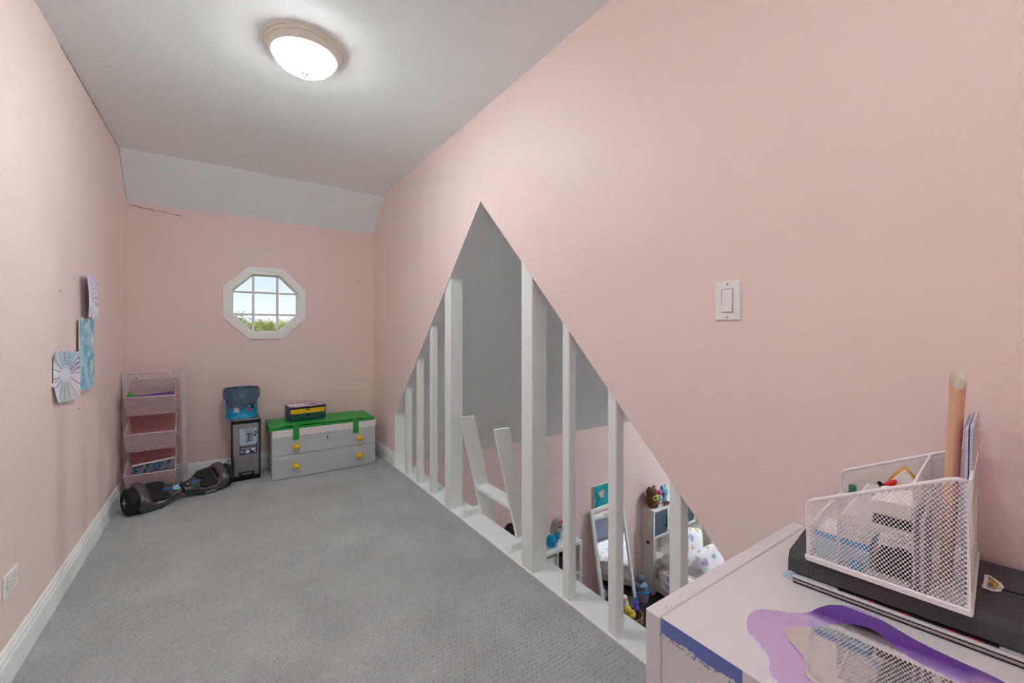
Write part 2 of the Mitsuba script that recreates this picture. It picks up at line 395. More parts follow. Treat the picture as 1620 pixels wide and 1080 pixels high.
for a, b in ((1.21, 2.05), (2.06, 2.89)):
    put(w2, 'pane', trimesh.Trimesh([(BX1 + 0.025, a, -1.79), (BX1 + 0.025, b, -1.79), (BX1 + 0.025, b, -0.41), (BX1 + 0.025, a, -0.41)], [(0, 1, 2), (0, 2, 3)], process=False), 'glass')

# ---------------------------------------------------------------- ceiling lights
def bowl_light(name, c, label, power, r=0.165):
    k = r / 0.165
    t = thing(name, label, 'ceiling light')
    def at(m): return tf(m, trimesh.transformations.translation_matrix(c) @ np.diag([k, k, k, 1]))
    pan = [(0.0, 0), (0.165, 0), (0.167, -0.004), (0.163, -0.009), (0.157, -0.010), (0.156, -0.014), (0.151, -0.019), (0.147, -0.020), (0.139, -0.036), (0.134, -0.040), (0.133, -0.044), (0.128, -0.044), (0.127, -0.030), (0.0, -0.025)]
    put(t, 'pan', at(lathe(pan[::-1], 72)), 'nickel', 40)
    th = np.linspace(0, math.pi / 2, 14)
    dome = [(0.1275 * math.cos(a), -0.036 - 0.075 * math.sin(a)) for a in th]
    d = at(lathe(dome[::-1], 64))
    d.fix_normals()
    if d.vertex_normals[np.argmin(d.vertices[:, 2])][2] > 0: d.invert()
    put(t, 'bowl', d, 'white_lamp', True, emitter={'type': 'area', 'radiance': {'type': 'rgb', 'value': list(power)}}, label='glowing white glass bowl')
    fin = [(0, -0.1115), (0.016, -0.1115), (0.015, -0.116), (0.007, -0.118), (0.0055, -0.122), (0.0075, -0.126), (0.006, -0.131), (0.0, -0.1325)]
    put(t, 'finial', at(lathe(fin[::-1], 24)), 'nickel', 40)
    return t
bowl_light('ceiling_light', (0.293, 2.035, ZC), 'round flush ceiling light with a brushed nickel rim and glowing bowl', LAMP_POWER)
bowl_light('ceiling_light', (-0.02, 0.22, ZC), 'added fill light, unseen flush bowl above the desk end of the loft', ADDED_FILL_LAMP)  # extra lamp behind the camera, put in for soft fill
bowl_light('ceiling_light', (7.0, 2.056, APEX[1] - 0.06), 'added fill light, unseen bowl at the ridge of the room below', ADDED_ROOM_LAMP, 0.22)  # extra lamp, put in to light the room below

# ---------------------------------------------------------------- posts in the opening
def post(y0, y1, x0, w, label):
    def top(y): return (SLOPE - y if y > APEX[0] else y + NEAR) - 0.004
    c = 0.003
    P = []
    for z in (0.004, None):
        for x, y in ((x0, y0 + c), (x0 + c, y0), (x0 + w - c, y0), (x0 + w, y0 + c), (x0 + w, y1 - c), (x0 + w - c, y1), (x0 + c, y1), (x0, y1 - c)):
            P.append((x, y, top(y) if z is None else z))
    return solo('square_post', hull(P), 'painted_timber', label, 'post', 'white posts standing in the gable opening')
post(3.244, 3.288, 1.212, 0.043, 'shortest thin white post in the opening, beside the far jamb')
post(3.002, 3.046, 1.212, 0.043, 'thin white post in the opening, second from the toy chest end')
post(2.752, 2.798, 1.212, 0.043, 'thin white post just before the far thick post')
post(2.447, 2.537, 1.206, 0.088, 'thick white square post on the far side of the ladder')
post(1.580, 1.668, 1.206, 0.090, 'thickest-looking white square post on the near side of the ladder')
post(1.326, 1.369, 1.210, 0.043, 'thin white post next after the near thick post, in front of the cubby shelf')
post(1.064, 1.107, 1.208, 0.043, 'thin white post in front of the leaning mirror')
post(0.797, 0.840, 1.210, 0.043, 'thin white post rising behind the white desk, in front of the bed')

# ---------------------------------------------------------------- ladder up from the lower room
lad = thing('loft_ladder', 'white wooden ladder leaning against the sill between the two thick posts', 'ladder')
def xl(z): return 1.333 - 0.236 * z
for y in (2.261, 1.873):
    zt, zb = 0.632, FZ
    put(lad, 'rail', hull([(x, yy, z) for yy in (y, y + 0.022) for x, z in ((xl(zt), zt), (xl(zt) + 0.092, zt), (xl(zb), zb), (xl(zb) + 0.092, zb))]), 'painted_timber')
for k in range(10):
    z = 0.197 - 0.295 * k
    put(lad, 'rung', box(xl(z) + 0.001, xl(z) + 0.091, 1.896, 2.260, z - 0.022, z, 0.002), 'painted_timber')
for y0, y1, lab in ((2.287, 2.330, 'white wooden cleat on the sill at the far ladder rail'), (1.788, 1.836, 'white wooden cleat on the sill close to the near thick post')):
    solo('wooden_cleat', tf(extrude(Polygon([(1.212, 0.0045), (1.236, 0.042), (1.344, 0.042), (1.344, 0.0045)]), y1 - y0), frame((0, y1, 0), (1, 0, 0), (0, 0, 1), (0, -1, 0))), 'painted_timber', lab, 'cleat', 'cleats on the sill')

# ---------------------------------------------------------------- switch and outlet
def wall_plate(name, label, cat, M, outlet=False):
    t = thing(name, label, cat)
    pl = box(-0.0365, 0.0365, -0.0565, 0.0565, 0, 0.0055, 0.0035)
    put(t, 'plate', tf(pl, M), 'white_plastic')
    fr = sbox(-0.0172, -0.034, 0.0172, 0.034).difference(sbox(-0.0158, -0.0326, 0.0158, 0.0326))
    put(t, 'surround', tf(move(extrude(fr, 0.001), 0, 0, 0.0052), M), 'taupe')
    if not outlet:
        put(t, 'rocker', tf(hull([(x, y, z) for x in (-0.0145, 0.0145) for y, z in ((-0.031, 0.0055), (-0.031, 0.0108), (0.0, 0.0072), (0.031, 0.0068), (0.031, 0.0055))]), M), 'white_plastic')
    else:
        put(t, 'face', tf(box(-0.0152, 0.0152, -0.0318, 0.0318, 0.005, 0.0072, 0.001), M), 'white_plastic')
        for y in (-0.019, 0.019):
            for x in (-0.006, 0.006):
                put(t, 'slot', tf(box(x - 0.001, x + 0.001, y - 0.004, y + 0.004, 0.0068, 0.0075), M), 'dark_slot')
        put(t, 'button', tf(box(-0.006, 0.006, -0.006, -0.001, 0.007, 0.0085, 0.0008), M), 'matte_white')
        put(t, 'button', tf(box(-0.006, 0.006, 0.001, 0.006, 0.007, 0.0085, 0.0008), M), 'matte_white')
    for y in (-0.0475, 0.0475):
        put(t, 'screw', tf(move(lathe([(0, 0), (0.0032, 0), (0.0028, 0.001), (0, 0.0013)], 16), 0, y, 0.0054), M), 'taupe')
wall_plate('light_switch', 'white rocker light switch plate on the pink wall above the desk', 'light switch', frame((XR, 0.638, 1.241), (0, -1, 0), (0, 0, 1), (-1, 0, 0)))
wall_plate('wall_outlet', 'white outlet plate mounted sideways low on the left pink wall', 'outlet', frame((XL, 2.095, 0.320), (0, 0, 1), (0, -1, 0), (1, 0, 0)), True)

# ---------------------------------------------------------------- children's drawings on the left wall
def rays(U, V, cu, cv, cols, base, seed):
    ang = np.arctan2((V - cv) * 1.0, (U - cu) * 1.2); r = np.hypot(U - cu, V - cv)
    k = len(cols); rng = np.random.default_rng(seed)
    edges = np.sort(rng.uniform(-np.pi, np.pi, k - 1)); idx = np.searchsorted(edges, ang)
    c = C(*cols)[idx]
    st = 0.5 + 0.5 * np.sin(ang * 38 + 5 * meshkit.noise(np.stack([U * 6, V * 6, 0 * U], -1), seed))
    w = np.clip((r - 0.08) * 6, 0, 1) * (0.25 + 0.75 * (st > 0.55))
    return c * w[:, None] + np.array(lin(base)) * (1 - w[:, None])
# upper one: curling sheet held along its far edge
def f1(U, V):
    e = 0.036 * (1 - U) ** 1.4 * (0.90 + 0.10 * np.cos((V - 0.4) * 4)) + 0.0015
    return np.stack([XL + e, 2.905 + 0.385 * U - 0.02 * (1 - U) * V, 1.222 + 0.226 * V + 0.006 * (1 - U)], -1)
g, U, V = grid(60, 50, f1)
c1 = rays(U, V, 0.12, 0.42, ['#e9e6f2', '#a9cde8', '#d3dcc0', '#e6e2ee', '#6fb2dd', '#dcd0ea', '#bfd9e8', '#5d9ccf', '#b7d3c2', '#f0e4ee', '#8fbfe2', '#e8e8f2', '#c9bfe0', '#7fb0d8', '#e2e6d2', '#dfe6f4', '#9cc9e6'], '#e9ecf4', 8)
solo('drawing', g, 'print', 'highest child drawing on the left wall, pastel rays on a sheet curling away', 'drawing', 'drawings taped to the left wall', smooth=True, color=c1)
# middle one: thin painted board
t = thing('painted_board', 'tall light-blue painting with white flowers, middle of the drawings on the left wall', 'painting')
put(t, 'board', box(XL + 0.0105, XL + 0.0142, 2.848, 3.128, 0.858, 1.222, 0.001), 'warm_white')
put(t, 'hanger', box(XL, XL + 0.0105, 2.93, 3.05, 1.15, 1.19, 0.001), 'kraft')
g, U, V = grid(70, 90, lambda U, V: np.stack([np.full_like(U, XL + 0.0147), 2.850 + 0.273 * U, 0.861 + 0.356 * V], -1))
n1 = meshkit.fbm(np.stack([U * 5, V * 9, 0 * U], -1), 3, 5)
cb = paint('#93c3d3', len(U), [(np.clip((n1 - 0.52) * 5, 0, 0.7), '#c2dbe4'), (np.clip((0.42 - n1) * 6, 0, 0.8), '#62a9c6')])
for fu, fv, r, col in ((0.86, 0.70, 0.12, '#e9eef2'), (0.80, 0.27, 0.10, '#edf0f3'), (0.45, 0.9, 0.06, '#dfe9ee'), (0.2, 0.72, 0.06, '#d9e6ec'), (0.62, 0.5, 0.07, '#c9dfe6'), (0.3, 0.12, 0.07, '#3f93bf'), (0.22, 0.32, 0.06, '#3f93bf'), (0.65, 0.83, 0.07, '#dce7ec')):
    d = np.hypot((U - fu) * 1.0, (V - fv) * 1.3); a = np.arctan2(V - fv, U - fu)
    cb = cb + (np.array(lin(col)) - cb) * (d < r * (0.7 + 0.3 * np.cos(a * 7)))[:, None]
for fu, fv in ((0.80, 0.27), (0.48, 0.63)):
    d = np.hypot((U - fu) * 1.4, (V - fv) * 1.1)
    cb = cb + (np.array(lin('#d8cf7c')) - cb) * (d < 0.035)[:, None]
put(t, 'picture', g, 'print', True, color=cb)
# lowest one
def f3(U, V):
    e = 0.004 + 0.016 * U + 0.03 * np.clip(0.25 - U, 0, 1) * np.clip(0.30 - V, 0, 1) * 10 * 0.6 + 0.03 * np.clip(0.2 - U, 0, 1) * np.clip(V - 0.8, 0, 1) * 8
    return np.stack([XL + e, 2.515 + 0.318 * U, 0.848 + 0.222 * V - 0.012 * U + 0.02 * np.clip(0.2 - U, 0, 1) * (1 - V) * 3], -1)
g, U, V = grid(90, 70, f3)
c3 = rays(U, V, 0.42, 0.55, ['#d9dff0', '#b6b3dc', '#cdd5ea', '#8f93c6', '#dfe0ee', '#b9c4c0', '#e3d5dc', '#c4dceb', '#9a94b8', '#d8e4f0', '#7fbcd6', '#a9c9e0', '#dcd8ec', '#e8e6f0'], '#dfe6f2', 11)
c3 = c3 * (1 - 0.30 * ((np.sin(V * 95) > 0.6) & (V > 0.68) & (np.abs(U - 0.45) < 0.16)))[:, None]
for a0 in np.linspace(-2.9, 2.9, 15):
    ang = np.arctan2(V - 0.55, U - 0.42); r = np.hypot(U - 0.42, V - 0.55)
    c3 = c3 * (1 - 0.55 * ((np.abs(ang - a0) < 0.012 / np.maximum(r, 0.05)) & (r > 0.18)))[:, None]
t = thing('drawing', 'lowest child drawing on the left wall, lilac and blue rays on white paper', 'drawing', 'drawings taped to the left wall')
put(t, 'sheet', g, 'print', True, color=c3)
for y, z in ((2.64, 1.066), (2.512, 0.93)):
    put(t, 'tape', box(XL, XL + 0.0095, y - 0.012, y + 0.012, z - 0.008, z + 0.008, 0.001), 'matte_white')

# ---------------------------------------------------------------- basket rack in the corner
rk = thing('basket_rack', 'white wooden rack in the far left corner holding three hanging baskets', 'rack')
def slant(x0, x1, w, y0, y1, z0, z1):
    return hull([(x, y, z) for y in (y0, y1) for x, z in ((x0, z1), (x0 + w, z1), (x1, z0), (x1 + w, z0))])
put(rk, 'post', slant(-0.587, -0.575, 0.026, 3.925, 3.962, 0.0, 0.876), 'rack_white')
put(rk, 'post', slant(-0.262, -0.250, 0.026, 3.925, 3.962, 0.0, 0.902), 'rack_white')
for z in (0.858, 0.645, 0.405, 0.165):
    put(rk, 'rod', tube([(-0.566, 3.945, z), (-0.256, 3.945, z + 0.006)], 0.0065, 10), 'rack_white', True)
def weave_panel(a, b, c, d, rows, stakes, r=0.0034):
    """Strands from edge a-d to edge b-c; a, b below, d, c above."""
    a, b, c, d = (np.array(q, float) for q in (a, b, c, d)); out = []
    nrm = np.cross(b - a, d - a); nrm /= np.linalg.norm(nrm)
    for j in range(rows):
        v = (j + 0.5) / rows
        n = stakes * 4 + 1; u = np.linspace(0, 1, n)
        p = (a * (1 - v) + d * v) + u[:, None] * ((b * (1 - v) + c * v) - (a * (1 - v) + d * v))
        wob = RNG.normal(0, 0.0006, n)
        p = p + nrm * (0.0024 * np.cos(math.pi * u * stakes + math.pi * (j % 2)) )[:, None] + np.outer(wob, (0, 0, 1))
        out.append(tube(p, r, 5))
    for i in range(stakes + 1):
        u = min(max(i / stakes, 0.01), 0.99)
        out.append(tube([a + (b - a) * u, d + (c - d) * u], 0.0022, 5))
    return join(out)
def basket(label, zbt, zft, zfb, zbb, x0, x1, straps=False):
    t = thing('wicker_basket', label, 'basket', 'wicker baskets on the corner rack')
    yb, yf, yl = 3.915, 3.735, 3.790
    ins = 0.012
    BL, BR = (x0 + 0.004, yb, zbt), (x1 - 0.004, yb, zbt)
    FL, FR = (x0 - 0.004, yf, zft), (x1 + 0.004, yf, zft)
    bl, br = (x0 + ins, yb - 0.004, zbb), (x1 - ins, yb - 0.004, zbb)
    fl, fr = (x0 + ins * 0.5, yl, zfb), (x1 - ins * 0.5, yl, zfb)
    put(t, 'front_weave', weave_panel(fl, fr, FR, FL, 17, 8), 'wicker', 60, kind='stuff')
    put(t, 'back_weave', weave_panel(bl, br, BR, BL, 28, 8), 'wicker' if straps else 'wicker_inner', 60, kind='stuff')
    put(t, 'side_weave', weave_panel(bl, fl, FL, BL, 20, 5), 'wicker', 60, kind='stuff')
    put(t, 'side_weave', weave_panel(br, fr, FR, BR, 20, 5), 'wicker', 60, kind='stuff')
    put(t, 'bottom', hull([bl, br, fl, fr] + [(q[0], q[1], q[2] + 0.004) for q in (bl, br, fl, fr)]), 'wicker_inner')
    put(t, 'rim', tube([BL, BR, FR, FL], 0.0052, 8, True), 'rack_white', True)
    if straps:
        for x in (-0.505, -0.325):
            put(t, 'strap', [box(x - 0.010, x + 0.010, 3.908, 3.912, zbt - 0.006, 0.872, 0.001), box(x - 0.010, x + 0.010, 3.908, 3.955, 0.870, 0.874, 0.001)], 'rack_white')
            put(t, 'screw', rot(move(lathe([(0, 0), (0.004, 0), (0.003, 0.002), (0, 0.0025)], 12), 0, 0, 0), 90, (1, 0, 0)).apply_translation((x, 3.908, zbt + 0.008)), 'dark_slot')
    return t
basket('top wicker basket on the corner rack, with a purple folder edge in it', 0.819, 0.712, 0.583, 0.590, -0.545, -0.285, True)
basket('middle wicker basket on the corner rack, empty', 0.561, 0.464, 0.337, 0.345, -0.545, -0.285)
basket('lowest wicker basket on the corner rack, with a patterned booklet', 0.322, 0.192, 0.075, 0.085, -0.545, -0.285)
solo('folder', hull([(x, y, z) for x, z0, z1 in ((-0.538, 0.615, 0.716), (-0.290, 0.628, 0.741)) for y, z in ((3.800, z0), (3.803, z0), (3.748, z1), (3.752, z1))]), 'purple', 'purple folder standing in the top corner basket', 'folder')
fk = thing('toy', 'bright green toy lying in the left corner of the top basket', 'toy')
put(fk, 'body', ell((-0.515, 3.775, 0.718), (0.026, 0.016, 0.014)), 'bright_green', True)
put(fk, 'knob', ell((-0.523, 3.770, 0.735), 0.010, 2), 'bright_green', True)
bk = thing('booklet', 'blue patterned booklet box leaning in the lowest corner basket', 'booklet')
M = frame((-0.512, 3.775, 0.175), np.array((0.225, 0.0, 0.022)) / 0.2261, (0, -0.28, 0.96), (0.0, 0.96, 0.28))
put(bk, 'box', tf(box(0, 0.225, 0, 0.075, 0.0008, 0.022, 0.001), M), 'matte_white')
g, U, V = grid(70, 26, lambda U, V: np.stack([0.001 + 0.223 * U, 0.001 + 0.073 * V, 0 * U], -1))
n1 = meshkit.fbm(np.stack([U * 14, V * 5, 0 * U], -1), 3, 2)
cc = paint('#7f879a', len(U), [((n1 > 0.53) & (V > 0.25), '#2f6b86'), ((n1 > 0.63), '#20506c'), (np.hypot((U - 0.16) * 3, V - 0.85) < 0.12, '#9a2f33'), (np.hypot((U - 0.88) * 3, V - 0.80) < 0.14, '#9a2f33'), (np.hypot((U - 0.35) * 3, V - 0.62) < 0.12, '#8a6a42'), ((np.abs(V - 0.36) < 0.05) & (np.abs(U - 0.52) < 0.10), '#6a7388')])
put(bk, 'cover', tf(g, M), 'print', True, color=cc)

# ---------------------------------------------------------------- hoverboard
hb = thing('hoverboard', 'grey and black hoverboard on the carpet in front of the basket rack', 'hoverboard')
HM = trimesh.transformations.translation_matrix((-0.243, 3.655, 0.0)) @ trimesh.transformations.rotation_matrix(math.radians(28), (0, 0, 1)) @ np.diag([0.96, 0.96, 0.985, 1.0])
def loft(st, n=40, e=3.2):
    V = []; a = np.arange(n) * 2 * np.pi / n
    for x, hw, zt, zb in st:
        c, s = np.cos(a), np.sin(a)
        V.append(np.stack([np.full(n, x), hw * np.sign(c) * np.abs(c) ** (2 / e), (zt + zb) / 2 + (zt - zb) / 2 * np.sign(s) * np.abs(s) ** (2 / e)], 1))
    k = len(st); F = []
    for i in range(k - 1):
        for j in range(n):
            q = (j + 1) % n
            F += [(i * n + j, i * n + q, (i + 1) * n + q), (i * n + j, (i + 1) * n + q, (i + 1) * n + j)]
    V = np.vstack(V + [np.array([[st[0][0], 0, (st[0][2] + st[0][3]) / 2], [st[-1][0], 0, (st[-1][2] + st[-1][3]) / 2]])]); c0, c1 = len(V) - 2, len(V) - 1
    for j in range(n):
        q = (j + 1) % n
        F += [(c0, q, j), (c1, (k - 1) * n + j, (k - 1) * n + q)]
    m = trimesh.Trimesh(V, F, process=False); trimesh.repair.fix_normals(m)
    return m
def chev(pts, w, h):        # bent stripe from a polyline
    return extrude(LineString(pts).buffer(w, cap_style=2, join_style=2), h)
for s in (-1, 1):
    PT = HM @ trimesh.transformations.rotation_matrix(math.radians(35), (1, 0, 0), (0, 0, 0.085))     # free to pitch on its wheels: the deck faces the room
    R = PT if s > 0 else PT @ trimesh.transformations.rotation_matrix(math.pi, (0, 0, 1))
    body = loft([(0.008, 0.034, 0.094, 0.052), (0.012, 0.040, 0.099, 0.048), (0.04, 0.043, 0.100, 0.046), (0.07, 0.054, 0.102, 0.042), (0.10, 0.074, 0.105, 0.036), (0.13, 0.090, 0.109, 0.030), (0.165, 0.095, 0.116, 0.028), (0.195, 0.096, 0.126, 0.030), (0.212, 0.096, 0.152, 0.034), (0.232, 0.097, 0.168, 0.040), (0.252, 0.096, 0.172, 0.046), (0.266, 0.093, 0.170, 0.055), (0.270, 0.086, 0.163, 0.065)])
    put(hb, 'shell', tf(body, R), 'hover_grey', 50)
    put(hb, 'underside', tf(loft([(0.02, 0.036, 0.06, 0.040), (0.09, 0.066, 0.055, 0.032), (0.135, 0.088, 0.052, 0.024), (0.25, 0.090, 0.06, 0.026)]), R), 'dark_green', 50, label='dark green lower shell')
    wh = tf(lathe([(0, 0), (0.050, 0), (0.055, 0.004), (0.070, 0.003), (0.080, 0.007), (0.0845, 0.016), (0.0845, 0.044), (0.080, 0.052), (0.05, 0.054), (0, 0.054)][::1], 48), R @ frame((0.318, 0, 0.085), (0, 1, 0), (0, 0, 1), (-1, 0, 0)))
    wk = put(hb, 'wheel', wh, 'rubber', 40)
    EM = R @ frame((0.3185, 0, 0.085), (0, 1, 0), (0, 0, 1), (1, 0, 0))
    for k in (-1, 1):
        put(wk, 'emblem', tf(chev([(-0.017, 0.022 * k), (-0.006, 0.006 * k), (0.006, 0.006 * k), (0.017, 0.022 * k)], 0.0036, 0.001), EM), 'silver', label='silver emblem stroke on the hub')
    pad = Polygon([(0.094, -0.056), (0.114, -0.076), (0.188, -0.081), (0.206, -0.068), (0.206, 0.068), (0.188, 0.081), (0.114, 0.076), (0.094, 0.056), (0.104, 0.020), (0.140, 0.0), (0.104, -0.020)]).buffer(-0.004).buffer(0.004)
    PM = R @ frame((0, 0, 0.0945), (1, 0, 0.115), (0, 1, 0), (-0.115, 0, 1))
    put(hb, 'foot_pad', tf(extrude(pad, 0.0125), PM), 'grip', label='black rubber foot pad')
    put(hb, 'light', tf(rbox(0.066, 0.118, -0.0055, 0.0055, 0.094, 0.1105, 0.005), R), 'glow_blue', 40, label='blue light strip')
    for k in (-1, 1):
        put(hb, 'stripe', tf(move(chev([(0.045, 0.030 * k), (0.070, 0.034 * k), (0.092, 0.060 * k)], 0.0052, 0.012), 0, 0, 0.0925), R), 'dark_green', label='green accent stripe')
    put(hb, 'badge', tf(move(extrude(Polygon([(0.018, -0.019), (0.047, -0.014), (0.054, 0), (0.047, 0.014), (0.018, 0.019)]).buffer(0.003), 0.006), 0, 0, 0.0965), R), 'matte_black' if s > 0 else 'light_cyan')
    for k in (-1, 1):
        put(hb, 'badge_mark', tf(move(chev([(0.026, 0.008 * k), (0.033, 0.003 * k), (0.040, 0.003 * k), (0.046, 0.008 * k)], 0.0014, 0.001), 0, 0, 0.1025), R), 'silver')
    if s > 0:
        put(hb, 'window', tf(hull([(0.200, -0.052, 0.137), (0.200, 0.052, 0.137), (0.212, -0.05, 0.156), (0.212, 0.05, 0.156), (0.214, 0.0, 0.152), (0.202, 0.0, 0.136)]), R), 'matte_black', label='dark slanted panel before the fender')
        tx = meshkit.text_mesh('ALLSTAR', 0.011, 0.0016, True)
        put(hb, 'lettering', tf(tx, R @ frame((0.125, -0.0935, 0.066), (1, -0.04, 0), (0, 0, 1), (0, -1, 0))), 'matte_white')
put(hb, 'pivot', tf(rot(lathe([(0, -0.010), (0.030, -0.010), (0.030, 0.010), (0, 0.010)], 24), 90, (0, 1, 0)), PT @ trimesh.transformations.translation_matrix((0, 0, 0.073))), 'rubber', 40)

# ---------------------------------------------------------------- step can, small bin with liner
cn = thing('step_can', 'slim stainless steel step can with black lid band by the end wall', 'trash can')
cx0, cx1, cy0, cy1 = 0.046, 0.238, 3.855, 4.095
def rrect(x0, y0, x1, y1, r): return sbox(x0 + r, y0 + r, x1 - r, y1 - r).buffer(r, quad_segs=6)
put(cn, 'body', move(extrude(rrect(cx0 + 0.003, cy0 + 0.003, cx1 - 0.003, cy1 - 0.003, 0.018), 0.405), 0, 0, 0.035), 'steel', 30)
put(cn, 'side_trim', [box(cx0 - 0.001, cx0 + 0.008, cy0 + 0.010, cy1 - 0.01, 0.03, 0.44, 0.003), box(cx1 - 0.008, cx1 + 0.001, cy0 + 0.010, cy1 - 0.01, 0.03, 0.44, 0.003)], 'black')
put(cn, 'base', extrude(rrect(cx0, cy0, cx1, cy1, 0.02), 0.036), 'matte_black', 30)
put(cn, 'lid_band', move(extrude(rrect(cx0 - 0.002, cy0 - 0.002, cx1 + 0.002, cy1, 0.02), 0.026), 0, 0, 0.439), 'matte_black', 30)
put(cn, 'lid', [move(extrude(rrect(cx0, cy0, cx1, cy1 - 0.004, 0.02), 0.010), 0, 0, 0.4645)], 'steel', 30)
pd = put(cn, 'pedal_housing', prism_y(sbox(0.092, 0.008, 0.196, 0.064).buffer(0.0), cy0 - 0.004, cy0 + 0.004), 'matte_black')
put(pd, 'pedal', box(0.104, 0.184, cy0 - 0.020, cy0 - 0.003, 0.030, 0.040, 0.003), 'matte_black')
put(pd, 'pedal_plate', box(0.108, 0.180, cy0 - 0.0065, cy0 - 0.0042, 0.045, 0.055, 0.001), 'steel')
lb = put(cn, 'label', box(0.098, 0.214, cy0 + 0.0005, cy0 + 0.0028, 0.198, 0.398, 0.0004), 'clear_blue', label='printed product label')
FY = cy0 + 0.0006
def flat(x0, x1, z0, z1, d=0.0006): return box(x0, x1, FY - d, FY + 0.0002, z0, z1)
put(lb, 'print', [flat(0.098, 0.214, 0.198, 0.268), flat(0.098, 0.104, 0.268, 0.286), flat(0.208, 0.214, 0.268, 0.286)], 'navy')
put(lb, 'picture', [flat(0.142, 0.156, 0.300, 0.356), flat(0.160, 0.184, 0.303, 0.356)], 'steel')
put(lb, 'picture_edge', [flat(0.138, 0.188, 0.356, 0.361, 0.0008), flat(0.138, 0.188, 0.296, 0.301, 0.0008), flat(0.156, 0.160, 0.300, 0.356, 0.0007)], 'matte_black')
put(lb, 'white_patch', [flat(0.137, 0.163, 0.207, 0.234, 0.0010), flat(0.172, 0.202, 0.226, 0.241, 0.0010), flat(0.194, 0.205, 0.210, 0.222, 0.0010)], 'matte_white')
put(lb, 'grey_patch', [flat(0.106, 0.206, 0.262, 0.274, 0.0010), flat(0.106, 0.206, 0.240, 0.252, 0.0009), flat(0.102, 0.128, 0.212, 0.230, 0.0009)], 'taupe')
put(lb, 'seal', [tf(extrude(Point(0.198, z).buffer(r), 0.0007), frame((0, FY, 0), (1, 0, 0), (0, 0, 1), (0, -1, 0))) for z, r in ((0.342, 0.009), (0.313, 0.002))], 'navy')
put(lb, 'seal_disc', tf(extrude(Point(0.207, 0.366).buffer(0.014).difference(Point(0.207, 0.366).buffer(0.007)), 0.0007), frame((0, FY, 0), (1, 0, 0), (0, 0, 1), (0, -1, 0))), 'navy')
for txt, x, z in (('Better Homes', 0.116, 0.382), ('& Gardens', 0.126, 0.368)):
    m = meshkit.text_mesh(txt, 0.0085, 0.0006, True)
    put(lb, 'lettering', tf(m, frame((x, FY, z), (1, 0, 0.03), (0.15, 0, 1), (0, -1, 0))), 'matte_black')

bn = thing('waste_bin', 'small blue printed waste bin with a dark liner bag, on top of the step can', 'waste bin')
bc = (0.115, 3.960)
def bin_f(U, V):
    a = U * 2 * np.pi
    rx = 0.101 + 0.012 * V - 0.010 * np.exp(-(V / 0.12) ** 2) * -1
    return np.stack([bc[0] + rx * np.cos(a), bc[1] + 0.092 * np.sin(a) * (1 + 0.1 * V), 0.4765 + 0.205 * V], -1)
g, U, V = grid(120, 50, bin_f)
ca = paint('#1090bb', len(U), [(meshkit.fbm(np.stack([U * 9, V * 3, 0 * U], -1), 2, 4) > 0.62, '#3aa5d0')])
rng = np.random.default_rng(12)
for fu, fv, r, col in ((0.62, 0.52, 0.07, '#c4b8b0'), (0.60, 0.62, 0.06, '#b53b3f'), (0.585, 0.42, 0.06, '#7a5648'), (0.64, 0.45, 0.05, '#9c6a4c'), (0.775, 0.48, 0.06, '#b85a44'), (0.835, 0.55, 0.10, '#6fb4d4'), (0.885, 0.62, 0.10, '#10151c'), (0.862, 0.44, 0.08, '#10151c'), (0.90, 0.75, 0.07, '#cfd3da'), (0.825, 0.33, 0.07, '#c02f3a'), (0.69, 0.60, 0.05, '#d5d8de'), (0.54, 0.7, 0.09, '#5aa9d2')):
    d = np.hypot((U - fu) * 3.2, V - fv) + 0.03 * (meshkit.noise(np.stack([U * 60, V * 25, 0 * U], -1), 3) - 0.5)
    ca = ca + (np.array(lin(col)) - ca) * (d < r)[:, None]
m = (np.abs(U - 0.693) < 0.022) & (np.abs(V - 0.36) < 0.11)
ca[m] = lin('#d2d6de')
put(bn, 'body', g, 'gloss_print', True, color=ca, label='blue side with colourful print and a blank white sticker')
put(bn, 'base', move(extrude(affinity.scale(Point(0, 0).buffer(1.0), 0.105, 0.091), 0.004), bc[0], bc[1], 0.4755), 'bin_blue')
def bag_f(U, V):        # from inside the bin, over the rim and down outside, ragged hem
    a = U * 2 * np.pi
    hem = 0.060 + 0.066 * np.exp(-((U - 0.760) / 0.045) ** 2) + 0.050 * np.exp(-((U - 0.68) / 0.07) ** 2) + 0.028 * np.exp(-((U - 0.86) / 0.06) ** 2) + 0.010 * np.sin(U * 31)
    over = np.clip((V - 0.35) / 0.65, 0, 1); ins = np.clip((0.35 - V) / 0.35, 0, 1)
    z = 0.694 + 0.018 * np.sin(np.pi * np.clip((V - 0.2) / 0.4, 0, 1)) - 0.16 * ins - hem * over ** 1.2
    w = 0.016 * (meshkit.fbm(np.stack([np.cos(a) * 4, np.sin(a) * 4, V * 4], -1), 4, 8) - 0.35) * np.clip(V * 4, 0, 1)
    rr = 0.0 + 0.113 + 0.006 * np.sin(np.pi * over) + 0.010 * over - 0.012 * ins + w
    return np.stack([bc[0] + rr * np.cos(a), bc[1] + (rr - 0.008) * np.sin(a), z], -1)
g, U, V = grid(150, 44, bag_f)
put(bn, 'liner_bag', g, 'liner', True, label='dark translucent liner bag folded over the rim')

